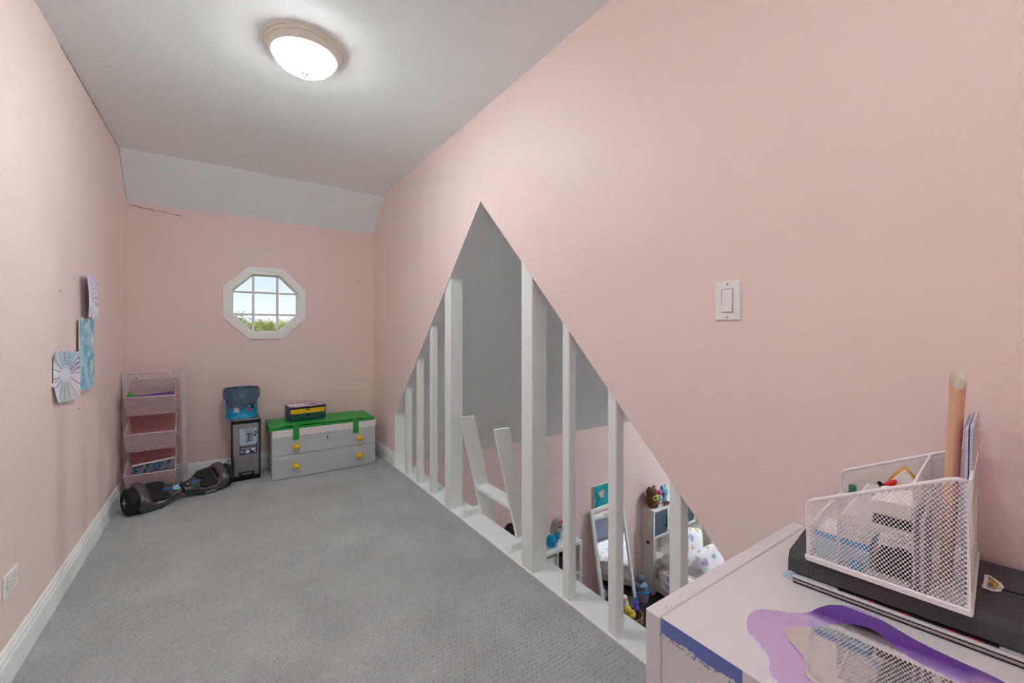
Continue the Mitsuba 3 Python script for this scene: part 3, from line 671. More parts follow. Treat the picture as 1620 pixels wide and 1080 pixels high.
# ---------------------------------------------------------------- toy chest with drawer box
ch = thing('toy_chest', 'white chest with green top and four round yellow knobs against the end wall', 'toy chest')
qx0, qx1, qy0, qy1 = 0.305, 1.094, 3.705, 4.080
put(ch, 'body', box(qx0 + 0.004, qx1 - 0.004, qy0 + 0.012, qy1, 0.0, 0.380, 0.004), 'chest_cloth')
def panel(z0, z1, seed):
    def f(U, V):
        x = qx0 + (qx1 - qx0) * U
        e = 0.004 * (meshkit.fbm(np.stack([U * 5, V * 4, 0 * U], -1), 3, seed) - 0.5) + 0.005 * np.exp(-U * 7) * (meshkit.noise(np.stack([U * 4 - V * 2, V * 7, 0 * U], -1), seed) - 0.5)
        edge = np.minimum(np.minimum(U, 1 - U) * 14, np.minimum(V, 1 - V) * 6); e = e * np.clip(edge, 0, 1)
        return np.stack([x, qy0 + e, z0 + (z1 - z0) * V], -1)
    g, U, V = grid(60, 16, f)
    rim = box(qx0, qx1, qy0 + 0.0005, qy0 + 0.013, z0, z1, 0.001)
    return join([rim, g])
put(ch, 'drawer_front', panel(0.003, 0.1825, 4), 'chest_cloth', 40)
put(ch, 'drawer_front', panel(0.1855, 0.3265, 9), 'chest_cloth', 40)
put(ch, 'lid_flap', box(qx0 - 0.001, qx1 + 0.002, qy0 - 0.004, qy0 + 0.014, 0.326, 0.384, 0.002), 'matte_white')
put(ch, 'lid_flap', box(qx1 - 0.001, qx1 + 0.010, qy0 + 0.002, qy1 - 0.05, 0.345, 0.384, 0.002), 'matte_white')
def top_f(U, V):
    x = qx0 - 0.018 + (qx1 - qx0 + 0.010) * U; y = qy0 - 0.004 + (qy1 - qy0 + 0.002) * V
    e = 0.006 * (meshkit.fbm(np.stack([U * 6, V * 3, 0 * U], -1), 3, 21) - 0.5)
    dip = -0.010 * np.exp(-((U - 0.06) / 0.05) ** 2) * np.exp(-((V - 0.2) / 0.3) ** 2) - 0.007 * np.exp(-((U - 0.94) / 0.03) ** 2)
    return np.stack([x, y, 0.411 + e + dip], -1)
g, U, V = grid(60, 24, top_f)
put(ch, 'green_cover', [g, box(qx0 - 0.017, qx1 - 0.008, qy0 - 0.0035, qy1 - 0.002, 0.3845, 0.403, 0.003)], 'green', 40, label='creased green cover')
put(ch, 'green_cover', hull([(qx0 - 0.018, qy0 - 0.003, 0.372), (qx0 - 0.018, qy0 + 0.03, 0.366), (qx0 - 0.018, qy1, 0.36), (qx0 - 0.003, qy0 - 0.003, 0.38), (qx0 - 0.018, qy0 - 0.003, 0.408), (qx0 - 0.018, qy1, 0.408), (qx0 - 0.006, qy1, 0.38), (qx0 - 0.006, qy0 - 0.003, 0.408), (qx0 - 0.006, qy1, 0.408)]), 'green', label='green flap folded over the end')
for x0, x1, z in ((0.448, 0.492, 0.296), (0.905, 0.950, 0.289)):
    put(ch, 'strap', [box(x0, x1, qy0 - 0.0085, qy0 - 0.0045, z, 0.404, 0.001), box(x0, x1, qy0 - 0.0085, qy0 + 0.02, 0.402, 0.409, 0.002)], 'green', label='green strap hanging over the front')
for x, z in ((0.466, 0.248), (0.467, 0.094), (0.955, 0.246), (0.955, 0.097)):
    kb = put(ch, 'knob', ell((x, qy0 - 0.028, z), (0.026, 0.021, 0.0235), 3), 'yellow', True, label='round yellow knob')
    put(kb, 'stem', rot(lathe([(0, 0), (0.008, 0), (0.008, 0.014), (0, 0.014)], 16), 90, (1, 0, 0)).apply_translation((x, qy0 + 0.002, z)), 'yellow')
key = unary_union([Point(0, 0.006).buffer(0.006), sbox(-0.003, -0.012, 0.003, 0.006)])
put(ch, 'keyhole', tf(extrude(key, 0.002), frame((0.702, qy0 + 0.0005, 0.284), (1, 0, 0), (0, 0, 1), (0, -1, 0))), 'matte_black')

db = thing('drawer_box', 'small blue desktop drawer box with a yellow and a green drawer on the toy chest', 'drawer box')
dx0, dx1, dy0, dy1, dz = 0.444, 0.722, 3.862, 4.055, 0.4190
DR = trimesh.transformations.rotation_matrix(math.radians(4), (0, 0, 1), (dx0, dy0, 0))
def turned(m): return tf(join(m) if isinstance(m, list) else m, DR)
put(db, 'body', turned([box(dx0, dx0 + 0.005, dy0, dy1, dz, dz + 0.100, 0.001), box(dx1 - 0.005, dx1, dy0, dy1, dz, dz + 0.100, 0.001), box(dx0 + 0.004, dx1 - 0.004, dy0, dy1, dz, dz + 0.005), box(dx0 + 0.004, dx1 - 0.004, dy0 + 0.001, dy1, dz + 0.046, dz + 0.051), box(dx0 + 0.004, dx1 - 0.004, dy1 - 0.005, dy1, dz, dz + 0.1)]), 'navy')
put(db, 'top', turned(box(dx0 - 0.003, dx1 + 0.003, dy0 - 0.005, dy1 + 0.002, dz + 0.100, dz + 0.108, 0.0015)), 'navy')
g, U, V = grid(60, 40, lambda U, V: np.stack([dx0 + 0.006 + (dx1 - dx0 - 0.012) * U, dy0 + 0.006 + (dy1 - dy0 - 0.012) * V, np.full_like(U, dz + 0.1085)], -1))
n1 = meshkit.fbm(np.stack([U * 7, V * 5, 0 * U], -1), 3, 31)
cc = paint('#c8c2c4', len(U), [(n1 > 0.56, '#a98c97'), (n1 > 0.63, '#8a4f63'), (n1 < 0.36, '#dfdcdc')])
put(db, 'top_print', turned(g), 'print', True, color=cc, label='pale paper with pink marks on the top')
for z0, mm in ((dz + 0.0515, 'yellow'), (dz + 0.0055, 'dark_green')):
    fx0, fx1 = dx0 + 0.0065, dx1 - 0.0065; cxm = (fx0 + fx1) / 2
    half = affinity.translate(Point(0, 0).buffer(0.016).intersection(sbox(-1, -1, 1, 0)), cxm, z0 + 0.036)
    half = affinity.scale(half, 1.0, 0.8, origin=(cxm, z0 + 0.036))
    dk = put(db, 'drawer', turned(prism_y(sbox(fx0, z0, fx1, z0 + 0.0395).difference(half), dy0 + 0.001, dy0 + 0.006)), mm, label='yellow drawer' if mm == 'yellow' else 'dark green drawer')
    put(dk, 'finger_hole', turned(prism_y(half.buffer(-0.0002), dy0 + 0.004, dy0 + 0.0055)), 'matte_black')
    put(dk, 'tray', turned(box(fx0, fx1, dy0 + 0.0065, dy1 - 0.01, z0, z0 + 0.034)), mm)

# ---------------------------------------------------------------- desk in the foreground
DZ = 0.666
dk = thing('desk', 'white desk in the near right corner with a blue paint streak on its front', 'desk')
put(dk, 'top', box(0.611, 1.198, -0.275, 0.4395, DZ - 0.030, DZ, 0.0008), 'desk_white')
put(dk, 'side_panel', box(0.610, 1.198, 0.4405, 0.4715, 0.0, DZ, 0.0025), 'desk_white', label='flush end panel with a seam')
put(dk, 'side_panel', box(0.610, 1.198, -0.285, -0.276, 0.0, DZ, 0.0025), 'desk_white')
put(dk, 'front_panel', box(0.6115, 0.628, -0.275, 0.4395, 0.18, DZ - 0.0305, 0.001), 'desk_white')
def ragged(y0, y1, z0, z1, amp, seed, n=90):
    rng = np.random.default_rng(seed)
    ys = np.linspace(y0, y1, n)
    lo = z0 + amp * (meshkit.fbm(np.stack([ys * 120, 0 * ys, 0 * ys], -1), 4, seed) - 0.5) * 2 + amp * 0.5 * rng.normal(0, 0.5, n)
    hi = np.full(n, z1)
    return Polygon(list(zip(ys, lo)) + list(zip(ys[::-1], hi[::-1]))).buffer(0)
def on_front(poly, d): return tf(extrude(poly, d), frame((0.6112, 0, 0), (0, 1, 0), (0, 0, 1), (-1, 0, 0)))
mk = ragged(0.3045, 0.4395, DZ - 0.0245, DZ - 0.0006, 0.0030, 5)
put(dk, 'paint_streak', on_front(mk, 0.0006), 'paint_blue', label='rough streak of blue paint along the front edge')
rng = np.random.default_rng(3)
dots = [Point(rng.uniform(0.31, 0.444), 0).buffer(0) for _ in range(1)]
specks = []
for _ in range(70):
    y = rng.uniform(0.32, 0.4395) if rng.random() < 0.8 else rng.uniform(0.4395, 0.446)
    specks.append(affinity.rotate(affinity.scale(Point(y, DZ - 0.027 - abs(rng.normal(0, 0.003))).buffer(rng.uniform(0.0004, 0.0014), quad_segs=3), 1.0, rng.uniform(0.4, 1.0)), rng.uniform(0, 180)))
put(dk, 'paint_speck', on_front(unary_union(specks), 0.0005), 'paint_blue', label='small dabs of blue paint', kind='stuff')
put(dk, 'teal_fleck', on_front(unary_union([sbox(0.4385, DZ - 0.012, 0.4400, DZ - 0.001), Point(0.4393, DZ - 0.015).buffer(0.0009), LineString([(0.402, DZ - 0.008), (0.3995, DZ - 0.013), (0.399, DZ - 0.019)]).buffer(0.0003)]), 0.0008), 'paint_teal')
for x, y in ((0.640, 0.4505), (0.648, 0.4455), (1.020, 0.4560), (0.978, 0.4530)):
    put(dk, 'screw_hole', move(lathe([(0, 0), (0.0013, 0), (0.0010, 0.0004), (0, 0.0005)], 10), x, y, DZ - 0.0001), 'matte_black')

def flatframe(o, u):        # u: direction along the front edge, v: towards the wall
    u = np.array([u[0], u[1], 0.0]); u /= np.linalg.norm(u)
    return frame(o, u, (-u[1], u[0], 0), (0, 0, 1))
sheet = solo('paper_sheet', tf(box(0, 0.26, 0, 0.20, 0, 0.0006), flatframe((0.912, 0.378, DZ + 0.0003), (0.12, -0.993))), 'clear_blue', 'pale sheet of paper under the closed laptop, one corner showing', 'paper')
LM = flatframe((0.9055, 0.3575, DZ + 0.0011), (0.135, -0.991))
lp = thing('laptop', 'closed silver laptop under the black case on the white desk', 'laptop')
put(lp, 'base', tf(rbox(0, 0.345, 0, 0.235, 0.0012, 0.0072, 0.003), LM), 'taupe', 30)
put(lp, 'bottom_pad', tf(box(0.002, 0.343, 0.001, 0.22, 0.0, 0.0014), LM), 'matte_black')
put(lp, 'seal', tf(box(0.001, 0.344, 0.0006, 0.22, 0.0072, 0.0082), LM), 'matte_black')
put(lp, 'lid', tf(rbox(0, 0.345, 0, 0.235, 0.0080, 0.0136, 0.0028), LM), 'silver', 30)
mz = thing('magazine', 'thin black and red magazine squeezed between laptop and black case', 'magazine')
put(mz, 'pages', tf(box(0.07, 0.262, 0.006, 0.20, 0.0140, 0.0152), LM), 'matte_black')
for a in (0.105, 0.150, 0.205, 0.231):
    put(mz, 'red_print', tf(box(a, a + 0.016, 0.0055, 0.0075, 0.01385, 0.0150), LM), 'red')

BM = flatframe((0.912, 0.3665, DZ + 0.0160), (0.150, -0.989))
bx = thing('document_case', 'flat black ribbed case lying on the laptop under the white mesh organizer', 'case')
bh = 0.0385
put(bx, 'body', tf(hull([(x, y, z) for x in (0.0, 0.395) for y, z in ((0.0, 0.003), (0.004, 0.0), (0.222, 0.0), (0.226, 0.003), (0.226, bh - 0.003), (0.222, bh), (0.010, bh), (0.001, bh - 0.011))]), BM), 'ribbed_black')
put(bx, 'flap', tf(box(0.001, 0.394, 0.100, 0.225, bh - 0.0002, bh + 0.0012, 0.0005), BM), 'ribbed_black')
put(bx, 'band', tf(tube([(0.262, 0.111, bh + 0.0018), (0.28, 0.112, bh + 0.0022), (0.36, 0.122, bh + 0.002)], 0.0012, 8), BM), 'matte_black')
TOPZ = DZ + 0.0160 + bh + 0.0016
st = thing('sticker', 'rounded white-edged sticker with a landscape picture on the black case', 'sticker')
SP = np.array([(1.044, 0.1285), (1.079, 0.1300), (1.104, 0.1325), (1.108, 0.127), (1.090, 0.1120), (1.078, 0.1075), (1.056, 0.1085), (1.046, 0.1135)])
sp = Polygon(SP).buffer(-0.003).buffer(0.003)
put(st, 'backing', move(extrude(sp, 0.0012), 0, 0, TOPZ), 'paper_white')
ip = sp.buffer(-0.0045)
ix0, iy0, ix1, iy1 = ip.bounds
g, U, V = grid(36, 24, lambda U, V: np.stack([ix0 + (ix1 - ix0) * U, iy0 + (iy1 - iy0) * V, np.full_like(U, TOPZ + 0.0014)], -1))
keep = np.array([ip.contains(Point(p[0], p[1])) for p in g.vertices])
fm = keep[g.faces].all(1); g = trimesh.Trimesh(g.vertices, g.faces[fm], process=False)
n1 = meshkit.fbm(np.stack([U * 6, V * 4, 0 * U], -1), 3, 41)
cc = paint('#b99a35', len(U), [(n1 > 0.55, '#7d5a24'), (n1 < 0.40, '#c9b457'), (U + 0.25 * n1 > 0.88, '#2f4a34'), (U - 0.2 * n1 < 0.10, '#7f9a94')])
put(st, 'picture', g, 'gloss_print', True, color=cc)

# ---------------------------------------------------------------- white mesh organizer
OM = flatframe((0.908, 0.333, TOPZ), (0.1005, -0.995))
DEP, LEN = 0.262, 0.2085
og = thing('mesh_organizer', 'white metal mesh desk organizer standing on the black case', 'desk organizer')
SIDE = Polygon([(0, 0), (0, 0.100), (0.0035, 0.109), (0.012, 0.1145), (0.185, 0.199), (0.196, 0.2025), (LEN, 0.203), (LEN, 0)])
def mesh_poly(poly, px=0.0058, pz=0.0077, hw=0.0021, hh=0.0025):
    b = poly.bounds; holes = []; inner = poly.buffer(-0.0022)
    r = 0
    z = b[1]
    while z < b[3]:
        x = b[0] + (px / 2 if r % 2 else 0)
        while x < b[2]:
            holes.append(Polygon([(x - hw, z), (x - hw * 0.55, z - hh * 0.75), (x, z - hh), (x + hw * 0.55, z - hh * 0.75), (x + hw, z), (x + hw * 0.55, z + hh * 0.75), (x, z + hh), (x - hw * 0.55, z + hh * 0.75)]))
            x += px
        z += pz / 2; r += 1
    holes = [h for h in holes if inner.contains(h)]
    return Polygon(poly.exterior.coords, [h.exterior.coords for h in holes])
FU = frame((0, 0, 0), (1, 0, 0), (0, 0, 1), (0, -1, 0))          # polygon (u, z), normal -v
def panel_u(poly, v, t=0.0008): return tf(tf(extrude(mesh_poly(poly), t), FU), OM @ trimesh.transformations.translation_matrix((0, v, 0)))
def panel_v(poly, u, t=0.0008): return tf(tf(extrude(mesh_poly(poly), t), frame((0, 0, 0), (0, 1, 0), (0, 0, 1), (1, 0, 0))), OM @ trimesh.transformations.translation_matrix((u, 0, 0)))
def rim_of(poly, place, r=0.0024):
    q = np.array(poly.exterior.coords)[:-1]
    return tube(place(q), r, 8, True)
put(og, 'front_mesh', panel_u(SIDE, 0.0004), 'mesh_white')
put(og, 'back_mesh', panel_u(SIDE, DEP), 'mesh_white')
for v in (0.0, DEP):
    q = np.array(SIDE.exterior.coords)[:-1]
    P3 = trimesh.transform_points(np.column_stack([q[:, 0], np.full(len(q), v), q[:, 1]]), OM)
    put(og, 'rim', tube(P3, 0.0033, 8, True), 'mesh_white', True)
put(og, 'base_rail', tf(box(-0.003, LEN + 0.003, -0.0032, 0.0022, -0.0002, 0.0085, 0.0015), OM), 'mesh_white')
put(og, 'base_rail', tf(box(-0.003, LEN + 0.003, DEP - 0.002, DEP + 0.003, -0.0002, 0.0085, 0.0015), OM), 'mesh_white')
put(og, 'base_rail', tf(box(-0.0032, 0.002, -0.002, DEP + 0.002, -0.0002, 0.0085, 0.0015), OM), 'mesh_white')
put(og, 'base_rail', tf(box(LEN - 0.002, LEN + 0.0032, -0.002, DEP + 0.002, -0.0002, 0.0085, 0.0015), OM), 'mesh_white')
put(og, 'end_mesh', panel_v(sbox(0.001, 0.002, DEP - 0.001, 0.202), LEN - 0.0005), 'mesh_white', label='tall end panel')
put(og, 'end_mesh', panel_v(sbox(0.001, 0.002, DEP - 0.001, 0.060), 0.0), 'mesh_white', label='low end panel')
put(og, 'end_rail', tf(box(LEN - 0.0022, LEN + 0.0022, 0, DEP, 0.2005, 0.2052, 0.001), OM), 'mesh_white')
put(og, 'end_rail', tf(box(-0.0022, 0.0022, 0, DEP, 0.058, 0.062, 0.001), OM), 'mesh_white')
put(og, 'divider', panel_v(sbox(0.001, 0.002, DEP - 0.001, 0.178), 0.145), 'mesh_white')
put(og, 'divider_rail', tf(box(0.143, 0.147, 0, DEP, 0.176, 0.180, 0.001), OM), 'mesh_white')
put(og, 'pen_divider', panel_v(sbox(0.001, 0.002, DEP * 0.62, 0.082), 0.045), 'mesh_white')
put(og, 'bottom', tf(box(0, LEN, 0, DEP, 0.001, 0.0018), OM), 'mesh_white')
tray = Polygon([(0.046, 0.002), (0.144, 0.002), (0.144, DEP - 0.002), (0.046, DEP - 0.002)])
put(og, 'shelf', tf(move(extrude(mesh_poly(tray), 0.0009), 0, 0, 0.0930), OM), 'mesh_white')
put(og, 'shelf_front', panel_u(sbox(0.046, 0.086, 0.144, 0.098), 0.006), 'mesh_white')
put(og, 'pen_cover', tf(hull([(0.004, 0.03, 0.090), (0.045, 0.03, 0.115), (0.045, DEP - 0.01, 0.115), (0.004, DEP - 0.01, 0.090), (0.004, 0.03, 0.089), (0.045, DEP - 0.01, 0.114)]), OM), 'mesh_white') if False else None

def in_org(m): return tf(join(m) if isinstance(m, list) else m, OM)
t = thing('storage_box', 'small clear box with a bright blue lid inside the organizer, lower left', 'box')
put(t, 'body', in_org(rbox(0.006, 0.088, 0.024, 0.110, 0.0022, 0.040, 0.006)), 'clear_blue', 30)
put(t, 'lid_band', in_org(rbox(0.005, 0.089, 0.023, 0.111, 0.0395, 0.049, 0.004)), 'sky_blue', 30, label='bright blue lid band')
put(t, 'lid_top', in_org(rbox(0.008, 0.086, 0.026, 0.108, 0.0485, 0.0515, 0.001)), 'paper_white', 30)
solo('block', in_org(rbox(0.064, 0.079, 0.006, 0.020, 0.0022, 0.0185, 0.002)), 'sky_blue', 'bright blue little block behind the mesh, low in the organizer', 'block', smooth=30)
t = thing('compact_camera', 'small black camera lying in the bottom of the organizer', 'camera')
put(t, 'body', in_org(rbox(0.095, 0.142, 0.026, 0.075, 0.0022, 0.040, 0.004)), 'matte_black', 30)
put(t, 'lens', in_org(move(lathe([(0, 0), (0.009, 0), (0.009, 0.007), (0.006, 0.008), (0, 0.007)][::1], 24), 0.125, 0.055, 0.040)), 'black', 30)
solo('paper_pad', in_org(box(0.084, 0.1405, 0.006, 0.022, 0.0022, 0.010, 0.0005)), 'paper_white', 'thin pad of white paper low in the organizer', 'paper pad')
t = thing('box', 'flat white box on the organizer shelf, black slab below for the shaded gap', 'box')
put(t, 'lid', in_org(rbox(0.090, 0.1425, 0.018, 0.120, 0.112, 0.137, 0.003)), 'paper_white', 30)
put(t, 'tray', in_org(rbox(0.092, 0.1415, 0.020, 0.118, 0.0942, 0.1118, 0.002)), 'matte_black', 30)  # black slab: shade of the gap under the box, put in as colour
t = thing('marker', 'marker with a green cap standing in the organizer', 'marker')
put(t, 'barrel', in_org(move(lathe([(0, 0.0025), (0.0058, 0.0025), (0.0058, 0.094), (0, 0.094)], 20), 0.034, 0.185, 0)), 'matte_white', 40)
put(t, 'cap', in_org(move(lathe([(0, 0.083), (0.0068, 0.083), (0.0064, 0.1035), (0.0056, 0.105), (0, 0.105)], 20), 0.034, 0.185, 0)), 'marker_green', 40)
t = thing('toy_bird', 'small red, black and white bird toy in the organizer', 'toy')
put(t, 'wing', in_org(rot(ell((0, 0, 0), (0.017, 0.006, 0.006), 2), -48, (0, 1, 0)).apply_translation((0.098, 0.130, 0.135))), 'red', True)
put(t, 'body', in_org(ell((0.092, 0.124, 0.118), (0.010, 0.010, 0.011), 2)), 'plush_white', True)
put(t, 'head', in_org(tube([(0.086, 0.114, 0.142), (0.092, 0.116, 0.134), (0.101, 0.118, 0.124)], [0.0035, 0.0045, 0.003], 10)), 'matte_black', True)
put(t, 'feet', in_org([ell((0.082, 0.12, 0.112), (0.007, 0.006, 0.0045), 2), ell((0.09, 0.112, 0.104), (0.006, 0.006, 0.004), 2)]), 'sky_blue', True)
t = thing('ornament', 'white and gold house-shaped ornament in the organizer', 'ornament')
hp = Polygon([(0.098, 0.094), (0.138, 0.094), (0.138, 0.146), (0.120, 0.170), (0.098, 0.140)])
put(t, 'body', in_org(tf(move(extrude(hp.buffer(-0.003).buffer(0.003), 0.022), 0, 0, -0.155), FU)), 'plush_white')
put(t, 'gold_edge', in_org(tube([(0.097, 0.143, 0.139), (0.108, 0.143, 0.156), (0.120, 0.143, 0.172), (0.129, 0.143, 0.160), (0.139, 0.143, 0.145)], 0.0030, 10)), 'gold', True)
put(t, 'gold_relief', in_org([ell((0.119, 0.1325, 0.136), (0.006, 0.002, 0.008), 2), ell((0.110, 0.1325, 0.124), (0.006, 0.002, 0.005), 2)]), 'gold', True)
# rolled paper and notebooks in the tall slot
t = thing('paper_roll', 'tall brown paper roll with a cream inside standing in the organizer', 'paper roll')
def roll(r0, z1f, taper=0.86):
    a = np.linspace(0.15, 2 * np.pi - 0.0, 49)
    V = []
    for k in range(9):
        w = k / 8
        zt = z1f(a)
        z = 0.0025 + (zt - 0.0025) * w
        r = r0 * (taper + (1 - taper) * w)
        V.append(np.stack([0.1755 + 0.0145 * w + r * 0.54 * np.cos(a), 0.115 + r * np.sin(a) * 1.1, z], 1))
    n = len(a); F = []
    for k in range(8):
        for j in range(n - 1):
            F += [(k * n + j, k * n + j + 1, (k + 1) * n + j + 1), (k * n + j, (k + 1) * n + j + 1, (k + 1) * n + j)]
    return trimesh.Trimesh(np.vstack(V), F, process=False)
topf = lambda a: 0.345 + 0.013 * np.sin(a) - 0.004 * np.cos(a)
put(t, 'outer_sheet', in_org(roll(0.0185, topf)), 'kraft', True)
put(t, 'inner_sheet', in_org(roll(0.0177, lambda a: topf(a) + 0.0005)), 'cream', True)
t = thing('notebook', 'thick spiral notebook with a beige cover standing in the organizer', 'notebook')
NM = OM @ trimesh.transformations.translation_matrix((0.2015, 0.066, 0.003)) @ trimesh.transformations.rotation_matrix(math.radians(0.8), (0, 1, 0))
put(t, 'pages', tf(box(0.0002, 0.0042, 0.0, 0.178, 0.0, 0.272, 0.0004), NM), 'page')
put(t, 'cover', tf(box(0.0043, 0.0054, -0.002, 0.184, -0.001, 0.275, 0.0004), NM), 'notebook_cover')
put(t, 'cover', tf(box(-0.0006, 0.0001, -0.001, 0.180, 0.0, 0.273, 0.0003), NM), 'navy', label='dark back cover')
put(t, 'page_line', tf(join([box(0.0003, 0.0041, -0.0003, 0.001, z, z + 0.0006) for z in np.arange(0.02, 0.27, 0.0068)]), NM), 'blue_cloth', kind='stuff')
cn2 = thing('notebook', 'slim notebook with bluish page edges between the paper roll and the beige notebook', 'notebook')
N2 = OM @ trimesh.transformations.translation_matrix((0.1955, 0.064, 0.003)) @ trimesh.transformations.rotation_matrix(math.radians(0.8), (0, 1, 0))
put(cn2, 'pages', tf(box(0.0005, 0.0050, 0.0, 0.176, 0.0, 0.268, 0.0004), N2), 'page')
put(cn2, 'cover', tf(box(-0.0003, 0.0004, -0.001, 0.178, 0.0, 0.270, 0.0002), N2), 'lilac')
put(cn2, 'page_line', tf(join([box(0.0006, 0.0049, -0.0003, 0.001, z, z + 0.0006) for z in np.arange(0.02, 0.265, 0.0068)]), N2), 'blue_cloth', kind='stuff')
coil = []
for k in range(26):
    z = 0.045 + k * 0.0088
    a = np.linspace(0, 2 * np.pi, 15)[:-1]
    coil.append(tf(tube(np.stack([0.0038 + 0.0030 * np.cos(a), 0.1860 + 0.0062 * np.sin(a), np.full_like(a, z)], 1), 0.0008, 6, True), NM))
for m in coil: put(t, 'coil', m, 'nickel' if len(coil) < 0 else 'lilac', True)
t = thing('book', 'dark book standing in the tall slot of the organizer', 'book', None)
put(t, 'pages', in_org(box(0.152, 0.158, 0.012, 0.090, 0.003, 0.120, 0.0005)), 'page')
put(t, 'cover', in_org([box(0.1500, 0.1518, 0.010, 0.092, 0.003, 0.123, 0.0004), box(0.1582, 0.1600, 0.010, 0.092, 0.003, 0.123, 0.0004)]), 'grey_cloth')

# ---------------------------------------------------------------- wavy lilac mirror on the desk
out_pts = [(0.720, 0.351), (0.745, 0.356), (0.770, 0.349), (0.800, 0.318), (0.826, 0.301), (0.852, 0.296), (0.880, 0.287), (0.905, 0.264), (0.907, 0.232), (0.895, 0.195), (0.888, 0.170), (0.885, 0.130), (0.884, 0.094), (0.870, 0.04), (0.830, -0.01), (0.780, -0.02), (0.735, 0.01), (0.695, 0.02), (0.655, 0.04), (0.640, 0.10), (0.652, 0.16), (0.640, 0.21), (0.626, 0.255), (0.640, 0.281), (0.664, 0.291), (0.684, 0.317), (0.698, 0.339)]
in_pts = [(0.744, 0.302), (0.758, 0.301), (0.784, 0.283), (0.812, 0.268), (0.838, 0.256), (0.856, 0.238), (0.860, 0.220), (0.849, 0.203), (0.832, 0.175), (0.826, 0.13), (0.818, 0.08), (0.79, 0.045), (0.745, 0.06), (0.700, 0.085), (0.684, 0.13), (0.690, 0.18), (0.668, 0.222), (0.668, 0.245), (0.690, 0.255), (0.706, 0.265), (0.716, 0.279), (0.731, 0.297)]
wm = thing('wavy_mirror', 'wavy lilac-edged mirror lying flat on the white desk', 'mirror')
po, pi_ = Polygon(smooth_loop(out_pts, 8)).buffer(0), Polygon(smooth_loop(in_pts, 8)).buffer(0)
put(wm, 'border', move(extrude(po, 0.0032), 0, 0, DZ + 0.0002), 'purple_mirror', label='glossy lilac acrylic border')
put(wm, 'glass', move(extrude(pi_, 0.0016), 0, 0, DZ + 0.0034), 'mirror', label='wavy mirror glass')
rimp = np.array(pi_.exterior.coords)[:-1][::1]
put(wm, 'edge', tube(np.column_stack([rimp, np.full(len(rimp), DZ + 0.0044)]), 0.0004, 6, True), 'steel', True)

# ---------------------------------------------------------------- the room below: cubby shelf with toys
cb = thing('cubby_shelf', 'white cubby shelf against the pink wall of the room below, left of the leaning mirror', 'shelf')
kx0, kx1, ky0, ky1, kz = 2.870, 3.640, 3.750, 4.120, -1.418
put(cb, 'top', box(kx0, kx1, ky0, ky1, kz - 0.040, kz, 0.002), 'trim_white')
put(cb, 'bottom', box(kx0, kx1, ky0, ky1, FZ, FZ + 0.040, 0.002), 'trim_white')
for x in (kx0, kx1 - 0.040):
    put(cb, 'side', box(x, x + 0.040, ky0, ky1, FZ + 0.040, kz - 0.040, 0.002), 'trim_white')
put(cb, 'divider', box(3.246, 3.262, ky0, ky1, FZ + 0.04, kz - 0.04, 0.001), 'trim_white')
put(cb, 'back', box(kx0 + 0.04, kx1 - 0.04, ky1 - 0.010, ky1, FZ + 0.04, kz - 0.04), 'trim_white')
for k in range(1, 4):
    z = kz - 0.04 - 0.345 * k
    put(cb, 'shelf', [box(kx0 + 0.04, 3.246, ky0, ky1 - 0.01, z, z + 0.016), box(3.262, kx1 - 0.04, ky0, ky1 - 0.01, z, z + 0.016)] if False else box(kx0 + 0.04, kx1 - 0.04, ky0 + 0.001, ky1 - 0.011, z, z + 0.016), 'trim_white')
kt = thing('patterned_box', 'white box with red cherries inside the top cell of the cubby shelf', 'box')
put(kt, 'body', box(2.930, 3.235, ky0 + 0.02, ky1 - 0.03, kz - 0.366, kz - 0.080, 0.006), 'paper_white')
for x, z in ((3.185, -1.615), (3.225, -1.655), (3.13, -1.56), (3.15, -1.69), (3.05, -1.62), (3.10, -1.66)):
    put(kt, 'cherry', ell((x, ky0 + 0.0195, z), (0.020, 0.003, 0.020), 2), 'red', True, label='red cherry print')
solo('dark_box', box(3.275, 3.585, ky0 + 0.05, ky1 - 0.02, kz - 0.366, kz - 0.14, 0.01), 'matte_black', 'plain dark box in the right cell of the cubby shelf', 'bin')  # matte black box that gives the open cell its dark look
hk = thing('wall_hook', 'small white hook with a red-brown charm on the side of the cubby shelf', 'hook')
put(hk, 'plate', box(kx1, kx1 + 0.006, 3.77, 3.80, -1.97, -1.88, 0.002), 'matte_white')
put(hk, 'prong', tube([(kx1 + 0.006, 3.785, -1.955), (kx1 + 0.03, 3.785, -1.965), (kx1 + 0.045, 3.785, -1.935)], 0.007, 8), 'matte_white', True)
put(hk, 'charm', ell((kx1 + 0.024, 3.785, -1.905), (0.016, 0.014, 0.026), 2), 'maroon', True)

